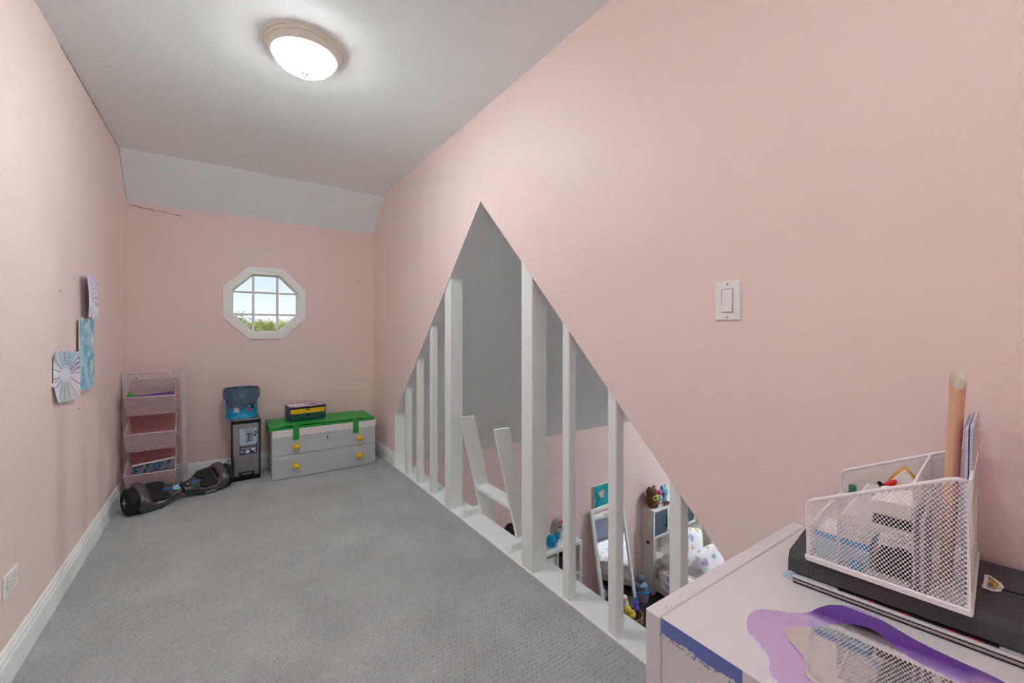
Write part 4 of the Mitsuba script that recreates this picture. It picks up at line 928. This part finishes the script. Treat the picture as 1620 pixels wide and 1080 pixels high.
def plush(name, label, parts, group=None):
    """parts: (part name, material, list of (centre, radii, tilt about y in degrees))."""
    t = thing(name, label, 'plush toy', group)
    for pn, mm, blobs in parts:
        ms = []
        for b in blobs:
            m = ell((0, 0, 0), b[1], 2)
            if len(b) > 2: m = rot(m, b[2], (0, 1, 0))
            ms.append(move(m, *b[0]))
        if len(ms) > 1:
            man = m3.Manifold()
            for m in ms:
                man = man + m3.Manifold(m3.Mesh(np.asarray(m.vertices, np.float32), np.asarray(m.faces, np.uint32)))
            q = man.to_mesh(); mesh = trimesh.Trimesh(q.vert_properties[:, :3], q.tri_verts)
            if len(mesh.split(only_watertight=False)) > 1:
                for m in ms: put(t, pn, m, mm, True)
                continue
        else:
            mesh = ms[0]
        put(t, pn, mesh, mm, True)
    return t
plush('plush_toy', 'blue plush toy on top of the cubby shelf, left of the grey one', [
    ('body', 'plush_blue', [((3.215, 3.84, kz + 0.075), (0.075, 0.055, 0.075)), ((3.30, 3.83, kz + 0.105), (0.036, 0.034, 0.034)), ((3.265, 3.83, kz + 0.075), (0.05, 0.035, 0.03), 30)]),
    ('ear', 'plush_blue', [((3.285, 3.83, kz + 0.148), (0.012, 0.010, 0.020)), ((3.322, 3.825, kz + 0.146), (0.012, 0.010, 0.020))]),
    ('paw', 'plush_white', [((3.285, 3.815, kz + 0.022), (0.022, 0.020, 0.022))])])
pt = plush('plush_toy', 'grey plush toy with a flower crown on the cubby shelf', [
    ('body', 'plush_grey', [((3.440, 3.99, kz + 0.095), (0.105, 0.075, 0.095)), ((3.450, 3.985, kz + 0.165), (0.098, 0.07, 0.075))]),
    ('belly', 'plush_white', [((3.480, 3.935, kz + 0.055), (0.055, 0.035, 0.05))]),
    ('eye', 'matte_black', [((3.480, 3.917, kz + 0.160), 0.011), ((3.420, 3.912, kz + 0.160), 0.011)])])
for x, mm in ((3.425, 'plush_pink'), (3.450, 'red'), (3.475, 'yellow'), (3.500, 'plush_pink')):
    put(pt, 'flower', ell((x, 3.922, kz + 0.213), (0.020, 0.014, 0.018), 2), mm, True)
plush('plush_toy', 'lilac plush toy with a red bow at the right end of the cubby shelf', [
    ('body', 'plush_lilac', [((3.606, 3.93, kz + 0.065), (0.052, 0.045, 0.065)), ((3.606, 3.93, kz + 0.150), (0.049, 0.048, 0.055))]),
    ('ear', 'plush_white', [((3.625, 3.93, kz + 0.215), (0.016, 0.012, 0.032)), ((3.575, 3.93, kz + 0.215), (0.016, 0.012, 0.032))]),
    ('bow', 'red', [((3.635, 3.885, kz + 0.115), (0.030, 0.014, 0.022))])])
dl = thing('doll', 'brown-haired doll head peeking over the sill at the foot of the ladder', 'doll')
put(dl, 'hair', ell((2.725, 3.96, -1.135), (0.085, 0.085, 0.085), 3), 'plush_dark', True)
put(dl, 'face', ell((2.775, 3.905, -1.160), (0.045, 0.045, 0.052), 3), 'warm_white', True)
put(dl, 'body', hull([(2.68, 3.93, -1.44), (2.79, 3.93, -1.44), (2.68, 4.02, -1.44), (2.79, 4.02, -1.44), (2.71, 3.95, -1.19), (2.75, 3.95, -1.19), (2.71, 3.99, -1.19), (2.75, 3.99, -1.19)]), 'plush_blue')
st2 = thing('storage_tower', 'narrow white tower under the doll, left of the cubby shelf', 'shelf')
put(st2, 'body', box(2.56, 2.865, 3.82, 4.12, FZ, -1.442, 0.003), 'trim_white')

# ---------------------------------------------------------------- leaning mirror, canvas
mr = thing('floor_mirror', 'tall white-framed mirror leaning on the pink wall of the room below', 'mirror')
mw, mh = 0.665, 1.51
mo = np.array((4.145, 3.850, FZ + 0.001)); mu = np.array((1.0, 0.0, 0.027)); mu /= np.linalg.norm(mu); mt = np.array((-0.040, 0.235, 1.49)); mt /= np.linalg.norm(mt)
MM = frame(mo, mu, mt, np.cross(mu, mt)) if np.cross(mu, mt)[1] < 0 else frame(mo, mu, mt, -np.cross(mu, mt))
MW = MM[:3, 2]
def mbox(a0, a1, b0, b1, d0, d1, c=0.002):
    m = tf(box(a0, a1, b0, b1, d0, d1, c), MM)
    if np.linalg.det(MM[:3, :3]) < 0: m.invert()
    return m
fwid = 0.052
put(mr, 'frame', mbox(0, fwid, 0, mh, -0.012, 0.020, 0.006), 'trim_white')
put(mr, 'frame', mbox(mw - fwid, mw, 0, mh, -0.012, 0.020, 0.006), 'trim_white')
put(mr, 'frame', mbox(fwid + 0.0005, mw - fwid - 0.0005, mh - fwid, mh, -0.012, 0.020, 0.006), 'trim_white')
put(mr, 'frame', mbox(fwid + 0.0005, mw - fwid - 0.0005, 0, fwid, -0.012, 0.020, 0.006), 'trim_white')
put(mr, 'glass', mbox(fwid - 0.008, mw - fwid + 0.008, fwid - 0.008, mh - fwid + 0.008, -0.008, 0.004, 0.001), 'mirror')
cv = thing('canvas', 'teal canvas with a blossoming tree above the leaning mirror', 'painting')
put(cv, 'panel', box(4.212, 4.600, 4.104, 4.129, -1.285, -0.985, 0.003), 'warm_white')
g, U, V = grid(90, 70, lambda U, V: np.stack([4.214 + 0.384 * U, np.full_like(U, 4.1035), -1.283 + 0.296 * V], -1))
n1 = meshkit.fbm(np.stack([U * 22, V * 16, 0 * U], -1), 3, 51); n2 = meshkit.fbm(np.stack([U * 5, V * 4, 0 * U], -1), 3, 52)
crown = np.exp(-((U - 0.40) / 0.28) ** 2 - ((V - 0.58) / 0.27) ** 2)
tr = (np.abs(U - 0.06 - 0.36 * V ** 0.8) < 0.030) & (V < 0.65)
for sx, sy in ((0.35, 0.25), (-0.25, 0.30), (0.45, 0.10)):
    tr = tr | ((np.abs((U - 0.30 - sx * (V - 0.40) / sy)) < 0.014) & (V > 0.40) & (V < 0.40 + sy))
cc = paint('#129aa6', len(U), [(np.clip((n2 - 0.45) * 4, 0, 0.6), '#37b7bd'), (tr, '#2a1d20'), ((n1 * crown > 0.34), '#c3a9b0'), ((n1 * crown > 0.46), '#e3d0d4')])
put(cv, 'picture', g, 'print', True, color=cc)

# ---------------------------------------------------------------- bed with storage headboard
hb2 = thing('storage_headboard', 'white storage headboard with dark wood cabinet doors in the room below', 'headboard')
tx0, tx1, ty0, ty1, tz = 5.265, 5.645, 3.920, 4.125, -1.516
rx1 = 6.84
put(hb2, 'tower', box(tx0, tx1, ty0 + 0.018, ty1, -1.945, tz, 0.003), 'warm_white')
put(hb2, 'tower_base', box(tx0, tx0 + 0.06, ty0, ty1, FZ, -1.948, 0.003), 'warm_white')
put(hb2, 'tower_base', box(tx0 + 0.0605, tx1, ty0 + 0.03, ty1, FZ, -2.30, 0.003), 'warm_white')
put(hb2, 'cubby_back', box(tx0 + 0.061, tx1, ty1 - 0.02, ty1, -2.30, -1.948), 'warm_white')
def cabinet_door(x0, x1, z0, z1):
    d = put(hb2, 'door_frame', prism_y(sbox(x0, z0, x1, z1).difference(sbox(x0 + 0.032, z0 + 0.032, x1 - 0.032, z1 - 0.032)), ty0, ty0 + 0.017), 'trim_white')
    zz = np.linspace(z0 + 0.033, z1 - 0.033, 6)
    for a, b in zip(zz[:-1], zz[1:]):
        put(d, 'door_slat', box(x0 + 0.0325, x1 - 0.0325, ty0 + 0.006, ty0 + 0.014, a + 0.0015, b - 0.0015, 0.001), 'charcoal_wood')
    hx = x1 - 0.075
    put(d, 'handle', [box(hx - 0.008, hx + 0.008, ty0 - 0.022, ty0 - 0.012, -1.825, -1.650, 0.003), box(hx - 0.006, hx + 0.006, ty0 - 0.013, ty0 + 0.007, -1.815, -1.800), box(hx - 0.006, hx + 0.006, ty0 - 0.013, ty0 + 0.007, -1.675, -1.660)], 'matte_black')
cabinet_door(tx0 + 0.004, tx1 - 0.004, -1.943, tz - 0.004)
put(hb2, 'upper_cabinet', box(tx1 + 0.001, 6.36, ty0 + 0.018, ty1, -1.945, tz, 0.003), 'warm_white')
cabinet_door(tx1 + 0.004, 6.356, -1.943, tz - 0.004)
put(hb2, 'open_shelf', [box(6.362, rx1, ty0, ty1, tz - 0.03, tz, 0.002), box(6.362, rx1, ty0, ty1, -1.84, -1.815, 0.002), box(rx1 - 0.03, rx1, ty0, ty1, FZ, tz - 0.03, 0.002)], 'warm_white')
put(hb2, 'shelf_back', box(6.362, rx1 - 0.03, ty1 - 0.02, ty1, -2.30, tz - 0.03), 'warm_white')
put(hb2, 'panel', box(tx1 + 0.001, rx1 - 0.031, ty1 - 0.05, ty1 - 0.021, FZ + 0.1, -1.948), 'warm_white')
put(hb2, 'vent', box(tx0 - 0.004, tx0, 3.99, 4.045, -2.045, -1.995, 0.002), 'maroon')
put(hb2, 'bolt', move(rot(lathe([(0, 0), (0.008, 0), (0.006, 0.003), (0, 0.004)], 12), -90, (0, 1, 0)), tx0, 4.02, -1.925), 'taupe')

bd = thing('bed', 'white bed with a heart-patterned comforter in the room below', 'bed')
ex0, ex1, ey0, ey1 = 5.33, 6.78, 1.95, 3.905
MZ = -2.395
put(bd, 'side_rail', box(ex0 - 0.04, ex0 - 0.005, ey0, ty0 - 0.003, -2.70, -2.53, 0.004), 'warm_white')
put(bd, 'side_rail', box(ex1 + 0.005, ex1 + 0.04, ey0, ty0 - 0.003, -2.70, -2.53, 0.004), 'warm_white')
put(bd, 'slat_base', box(ex0 - 0.004, ex1 + 0.004, ey0 + 0.02, ey1 - 0.02, -2.62, -2.56), 'warm_white')
for x in (ex0 - 0.04, ex1 - 0.02):
    put(bd, 'leg', box(x, x + 0.06, ey0 + 0.05, ey0 + 0.11, FZ, -2.70, 0.003), 'warm_white')
put(bd, 'leg', box(ex1 - 0.02, ex1 + 0.04, 3.80, 3.86, FZ, -2.70, 0.003), 'warm_white')
put(bd, 'mattress', rbox(ex0, ex1, ey0 + 0.02, ey1, -2.555, MZ, 0.05), 'paper_white', 40)
fbt = thing('footboard', 'white footboard with a blue-grey panel at the foot of the bed below', 'footboard')
fb = put(fbt, 'frame', [box(ex0 - 0.05, ex1 + 0.05, ey0 - 0.055, ey0 - 0.002, -1.97, -1.89, 0.006), box(ex0 - 0.05, ex0 + 0.03, ey0 - 0.05, ey0 - 0.002, FZ, -1.97, 0.004), box(ex1 - 0.03, ex1 + 0.05, ey0 - 0.05, ey0 - 0.002, FZ, -1.97, 0.004), box(ex0 + 0.03, ex1 - 0.03, ey0 - 0.05, ey0 - 0.002, -2.70, -2.60, 0.004)], 'trim_white')
put(fbt, 'panel', box(ex0 + 0.03, ex1 - 0.03, ey0 - 0.035, ey0 - 0.015, -2.60, -1.97), 'panel_blue_grey', label='blue-grey panel')
HC = ['#b9a8d6', '#d9c2d6', '#8fb0dc', '#d3bd8a', '#a99ac6', '#cfaeb6', '#9cc9d2', '#c9b2dc']
def heart_colors(a, b, seed, size=0.125, base='#eef0f4'):
    """Scattered pastel hearts over a cloth with coordinates a, b in metres."""
    rng = np.random.default_rng(seed)
    c = np.tile(lin(base), (len(a), 1))
    i0, i1, j0, j1 = int(np.floor(a.min() / size)) - 1, int(np.ceil(a.max() / size)) + 1, int(np.floor(b.min() / size)) - 1, int(np.ceil(b.max() / size)) + 1
    for i in range(i0, i1):
        for j in range(j0, j1):
            if rng.random() < 0.12: continue
            ca, cb_, th, s = (i + rng.uniform(0.3, 0.7)) * size, (j + rng.uniform(0.3, 0.7)) * size, rng.uniform(-0.7, 0.7), size * rng.uniform(0.26, 0.40)
            x = ((a - ca) * math.cos(th) + (b - cb_) * math.sin(th)) / s; y = (-(a - ca) * math.sin(th) + (b - cb_) * math.cos(th)) / s + 0.15
            m = (x * x + y * y - 0.55) ** 3 - x * x * y ** 3 < 0
            c[m] = lin(HC[rng.integers(len(HC))])
    return c
def comf(U, V):     # hangs down the left side, crosses the bed, hangs down the right
    w = ex1 - ex0
    s = (U - 0.5) * (w + 0.50)          # distance across
    half = w / 2 + 0.012
    x = (ex0 + ex1) / 2 + np.clip(s, -half, half)
    drop = np.maximum(np.abs(s) - half, 0)
    y = ey0 + 0.03 + (3.14 + 0.62 * np.clip((0.26 - U) / 0.10, 0, 1) - ey0) * V
    puff = 0.016 * meshkit.fbm(np.stack([x * 3.2, y * 3.2, 0 * x], -1), 3, 61)
    side = np.sign(s) * np.clip(drop * 40, 0, 1) * (0.022 + 0.028 * meshkit.fbm(np.stack([y * 9, drop * 3, 0 * y], -1), 2, 62) + 0.10 * drop)
    crn = 0.018 * np.clip(1 - np.abs(np.abs(s) - half) / 0.06, 0, 1)
    return np.stack([x + side, y, MZ + 0.032 + puff - drop - crn + 0.02 * np.exp(-((V - 1.0) / 0.06) ** 2)], -1)
g, U, V = grid(150, 150, comf)
cc = heart_colors((U - 0.5) * 1.95, V * 1.8, 63)
top = np.abs((U - 0.5) * 1.95) < 0.64
soft = paint('#f1f2f5', len(U), [])
k = (top & (V < 0.80))[:, None] * 0.62
cc = cc * (1 - k) + soft * k
cfk = solo('comforter', g, 'print', 'white comforter with pastel hearts spread over the bed below', 'comforter', smooth=True, color=cc)
def pillow(label, c, size, ax, up, seed, base='#eceef4', edge=None):
    w, h, d = size
    ax = np.array(ax, float); ax /= np.linalg.norm(ax); up = np.array(up, float); up -= ax * (up @ ax); up /= np.linalg.norm(up)
    nn = np.cross(ax, up)
    def f(side):
        def q(U, V):
            a, b = 2 * U - 1, 2 * V - 1
            t = np.clip((1 - a ** 4) * (1 - b ** 4), 0, 1) ** 0.55
            pin = 1 - 0.07 * (a * a) * (1 - b * b) * 0 - 0.06 * (1 - np.abs(a * b))
            P = np.array(c) + (a * w / 2 * pin)[..., None] * ax + (b * h / 2 * pin)[..., None] * up + (side * d / 2 * t)[..., None] * nn
            return P
        return q
    g1, U, V = grid(44, 36, f(1)); g2, _, _ = grid(44, 36, f(-1)); g2.invert()
    cc = heart_colors(U * w, V * h, seed, 0.16, base)
    if edge: 
        m = (np.abs(U - 0.62 - 0.10 * np.sin(V * 6)) < 0.05)[:, None]
        cc = cc * (1 - m) + np.array(lin(edge)) * m
    return solo('pillow', join([g1, g2]), 'print', label, 'pillow', 'pillows on the bed below', smooth=True, color=np.vstack([cc, cc]))
pillow('largest white pillow with lilac and blue hearts, upright behind the others on the bed', (5.700, 3.60, -2.035), (0.58, 0.56, 0.17), (0.93, -0.10, -0.36), (0.30, 0.30, 0.93), 71)
pillow('small white heart pillow in front of the large one on the bed', (5.80, 3.34, -2.155), (0.42, 0.36, 0.13), (0.92, -0.18, 0.30), (-0.22, 0.35, 0.90), 73, '#f3f1f6')
pillow('striped lilac and white pillow at the far right on the bed', (6.30, 3.42, -2.15), (0.48, 0.40, 0.15), (0.95, -0.10, -0.20), (0.15, 0.40, 0.90), 79, '#e6e2ee', '#9d93bd')
solo('throw_blanket', move(ell((0, 0, 0), (0.12, 0.13, 0.085), 3), 5.47, 3.78, MZ + 0.135), 'warm_white', 'bunched cream throw beside the headboard on the bed below', 'blanket', smooth=True)

# plush toys on the headboard tower
bv = plush('plush_toy', 'brown furry plush on top of the headboard, lime ring across its face', [
    ('body', 'plush_brown', [((5.350, 4.025, tz + 0.125), (0.088, 0.080, 0.125)), ((5.340, 4.01, tz + 0.235), (0.088, 0.082, 0.082)), ((5.405, 3.985, tz + 0.05), (0.05, 0.045, 0.05))]),
    ('ear', 'plush_brown', [((5.295, 4.02, tz + 0.305), (0.022, 0.018, 0.026)), ((5.410, 4.02, tz + 0.305), (0.022, 0.018, 0.026))])])
a = np.linspace(0, 2 * np.pi, 24)[:-1]
put(bv, 'ring', tube(np.stack([5.335 + 0.070 * np.cos(a), 3.945 - 0.02 * np.abs(np.sin(a)) - 0.012, tz + 0.190 + 0.030 * np.sin(a)], 1), 0.0075, 8, True), 'lime', True)
plush('plush_toy', 'pink and white plush between the brown one and the cat on the headboard', [
    ('body', 'plush_white', [((5.497, 3.99, tz + 0.085), (0.034, 0.036, 0.062)), ((5.495, 3.965, tz + 0.145), (0.028, 0.026, 0.05))]),
    ('head', 'plush_pink', [((5.500, 3.985, tz + 0.210), (0.038, 0.040, 0.040))]),
    ('horn', 'plush_dark', [((5.535, 3.985, tz + 0.275), (0.010, 0.010, 0.030), 25), ((5.555, 3.975, tz + 0.150), (0.020, 0.016, 0.045), 35)])])
plush('plush_toy', 'light-blue cat plush on the headboard beside the thin post', [
    ('body', 'plush_cyan', [((5.640, 4.015, tz + 0.075), (0.060, 0.055, 0.075)), ((5.640, 4.0, tz + 0.190), (0.064, 0.058, 0.072))]),
    ('ear', 'plush_cyan', [((5.598, 4.0, tz + 0.268), (0.020, 0.014, 0.036)), ((5.664, 4.0, tz + 0.268), (0.020, 0.014, 0.036))])])
plush('plush_toy', 'small dark brown plush lying at the feet of the cat plush', [
    ('body', 'maroon', [((5.62, 3.936, tz + 0.033), (0.060, 0.015, 0.033)), ((5.56, 3.936, tz + 0.035), (0.028, 0.015, 0.028))]),
    ('paw', 'plush_white', [((5.58, 3.93, tz + 0.015), (0.016, 0.008, 0.015)), ((5.645, 3.93, tz + 0.015), (0.018, 0.008, 0.015))])])

# baskets on the dark floor
lbk = thing('storage_tub', 'mauve tub with a blue rim full of clothes between mirror and headboard', 'tub')
lc = (5.045, 3.955)
put(lbk, 'tub', move(lathe([(0, 0), (0.088, 0), (0.108, 0.14), (0.110, 0.145), (0.102, 0.145), (0.083, 0.012), (0, 0.012)], 40), lc[0], lc[1], FZ), 'bin_mauve', 40)
put(lbk, 'rim', move(lathe([(0.108, 0.138), (0.114, 0.140), (0.114, 0.158), (0.108, 0.160), (0.102, 0.158), (0.102, 0.146), (0.108, 0.138)], 40), lc[0], lc[1], FZ), 'sky_blue', 40)
for q, r, mm, lab in (((0.0, 0.0, 0.150), (0.090, 0.09, 0.040), 'grey_cloth', 'grey cloth lowest in the mauve tub'), ((-0.01, 0.0, 0.225), (0.082, 0.08, 0.036), 'blue_cloth', 'pale blue cloth in the middle of the mauve tub'), ((-0.025, 0.01, 0.312), (0.060, 0.065, 0.052), 'grey_cloth', 'dark bunched cloth on top of the mauve tub')):
    m = ell((0, 0, 0), 1.0, 3); v = m.vertices * (1 + 0.22 * (meshkit.fbm(m.vertices * 2.2 + 3, 3, int(r[0] * 1000))[:, None] - 0.5))
    m = trimesh.Trimesh(v * np.array(r), m.faces, process=False)
    solo('cloth', move(m, lc[0] + q[0], lc[1] + q[1], FZ + q[2]), mm, lab, 'cloth', smooth=True)
wk2 = thing('wicker_basket', 'tan wicker basket of plush toys in front of the leaning mirror', 'basket')
wc = (4.40, 3.62)
rows = []
for k in range(13):
    r = 0.115 + 0.03 * k / 12; a = np.linspace(0, 2 * np.pi, 49)[:-1]
    rr = r + 0.003 * np.cos(a * 12 + math.pi * (k % 2))
    rows.append(tube(np.stack([wc[0] + rr * np.cos(a), wc[1] + rr * np.sin(a), np.full_like(a, FZ + 0.012 + 0.018 * k)], 1), 0.010, 6, True))
put(wk2, 'weave', rows, 'tan_wicker', True, kind='stuff')
put(wk2, 'base', move(lathe([(0, 0), (0.118, 0), (0.118, 0.01), (0, 0.01)], 32), wc[0], wc[1], FZ), 'tan_wicker')
h = np.linspace(0, math.pi, 20)
put(wk2, 'handle', tube(np.stack([wc[0] + 0.147 + 0.025 * np.sin(h), wc[1] + 0.09 * np.cos(h), FZ + 0.22 - 0.11 * np.sin(h)], 1), 0.007, 8), 'plush_dark', True)
dz0 = FZ + 0.255
plush('plush_toy', 'yellow duck plush in the tan wicker basket', [('body', 'plush_yellow', [((4.330, 3.565, dz0 + 0.02), (0.065, 0.055, 0.05)), ((4.290, 3.575, dz0 + 0.085), (0.048, 0.045, 0.046))]), ('bill', 'yellow', [((4.330, 3.54, dz0 + 0.078), (0.026, 0.020, 0.010))])])
plush('plush_toy', 'violet plush with two ears in the tan wicker basket', [('body', 'plush_purple', [((4.470, 3.6, dz0 + 0.03), (0.042, 0.042, 0.06)), ((4.465, 3.6, dz0 + 0.105), (0.036, 0.034, 0.034))]), ('ear', 'plush_blue', [((4.450, 3.6, dz0 + 0.155), (0.012, 0.010, 0.030)), ((4.482, 3.6, dz0 + 0.155), (0.012, 0.010, 0.030))])])
plush('plush_toy', 'cream plush at the back of the tan wicker basket', [('body', 'warm_white', [((4.355, 3.69, dz0 + 0.06), (0.06, 0.055, 0.085)), ((4.345, 3.69, dz0 + 0.16), (0.045, 0.042, 0.042))])])
bt = thing('water_bottle', 'pale blue bottle on the dark floor beside the tan wicker basket', 'bottle')
put(bt, 'body', move(lathe([(0, 0), (0.038, 0), (0.04, 0.01), (0.04, 0.16), (0.03, 0.185), (0.016, 0.20), (0.016, 0.21), (0, 0.21)], 24), 4.60, 3.42, FZ), 'blue_cloth', 40)
put(bt, 'cap', move(lathe([(0, 0.2105), (0.019, 0.2105), (0.019, 0.235), (0, 0.235)], 20), 4.60, 3.42, FZ), 'matte_white', 40)

# ---------------------------------------------------------------- outside the octagonal window
struct('ground', box(-60, 80, YB + 3, 160, -6.2, -6.0), 'grass', 'lawn outside, hidden below the window')
def tree(kind, label, x, y, ztop, rx, rz, c0, c1, c2, seed, n, leaf, trunk=True, group=None):
    t = thing(kind, label, 'tree' if kind == 'tree' else 'shrub', group)
    rng = np.random.default_rng(seed)
    cz = ztop - rz
    # crown: clumps of leaves on a lumpy ellipsoid
    k = max(10, n // 60)
    d = rng.normal(size=(k, 3)); d /= np.linalg.norm(d, axis=1, keepdims=True)
    cen = d * rng.uniform(0.45, 0.88, (k, 1)) * np.array([rx, rx, rz])
    if kind == 'conifer':
        cen[:, :2] *= np.clip(1.1 - (cen[:, 2:] / rz + 1) / 2, 0.08, 1)
    tone = rng.random(k)
    idx = rng.integers(0, k, n)
    p = cen[idx] + np.clip(rng.normal(0, 0.13, (n, 3)), -0.24, 0.24) * np.array([rx, rx, rz]) * 0.9
    nn = rng.normal(size=(n, 3)) + np.array([0, -0.4, 0.5]); nn /= np.linalg.norm(nn, axis=1, keepdims=True)
    a = np.cross(nn, rng.normal(size=(n, 3))); a /= np.linalg.norm(a, axis=1, keepdims=True); b = np.cross(nn, a)
    s = leaf * rng.uniform(0.6, 1.3, (n, 1))
    q = np.stack([p - a * s, p - b * s * 0.6, p + a * s, p + b * s * 0.6], 1) + np.array([x, y, cz])
    q = q.reshape(-1, 3)
    i = np.arange(n) * 4
    F = np.vstack([np.stack([i, i + 1, i + 2], 1), np.stack([i, i + 2, i + 3], 1)])
    tt = (0.55 * tone[idx] + 0.45 * rng.random(n))[:, None]
    L = C(c0, c1, c2)
    col = np.where(tt < 0.5, L[0] * (1 - 2 * tt) + L[1] * 2 * tt, L[1] * (2 - 2 * tt) + L[2] * (2 * tt - 1))
    put(t, 'foliage', trimesh.Trimesh(q, F, process=False), 'leaf', False, color=np.repeat(col, 4, 0), kind='stuff')
    put(t, 'trunk', tube([(x, y, -6.0), (x + 0.05, y, (cz - 6) / 2), (x, y, cz + 0.3 * rz)], [0.16, 0.13, 0.06], 10), 'bark', True)
    return t
tree('tree', 'dark green tree at the left edge of the octagonal window view', 0.62, 30, 2.50, 1.30, 2.5, '#2c4c2b', '#4c7a45', '#79a860', 101, 9000, 0.055)
YG = ('#5f7a3e', '#869a52', '#aab574')
far = [(1.25, 46, 2.05, 'first'), (2.30, 50.5, 2.65, 'second'), (3.40, 55, 2.50, 'third'), (4.50, 59.5, 2.85, 'fourth'), (4.75, 48, 2.15, 'fifth'), (6.05, 52.5, 2.65, 'sixth'), (7.4, 57, 2.95, 'last')]
for i, (x, y, zt, o) in enumerate(far):
    tree('tree', f'{o} yellow-green tree from the left in the far row beyond the octagonal window', x, y, zt + 0.15, 1.25, 2.2, *YG, 110 + i, 5200, 0.075, group='far row of trees')
tree('tree', 'bright green tree at the right edge of the octagonal window view', 4.55, 36, 1.95, 0.75, 1.8, '#587a38', '#86a852', '#b5cd86', 131, 4000, 0.055)
tree('shrub', 'dark bushy treetop low in the middle of the octagonal window view', 1.95, 26, 1.50, 0.55, 1.0, '#274a34', '#3e6e48', '#6c9c62', 132, 3500, 0.045)
tree('shrub', 'bright bushy treetop just left of the dark one in the octagonal window', 1.38, 25, 1.48, 0.42, 0.8, '#5f8a3e', '#8fb85c', '#bcd695', 133, 3000, 0.04)
tree('shrub', 'pale green bushy treetop right of the dark one in the octagonal window', 2.80, 27, 1.55, 0.45, 0.9, '#7f9a48', '#a6b866', '#cbd59a', 134, 3000, 0.04)
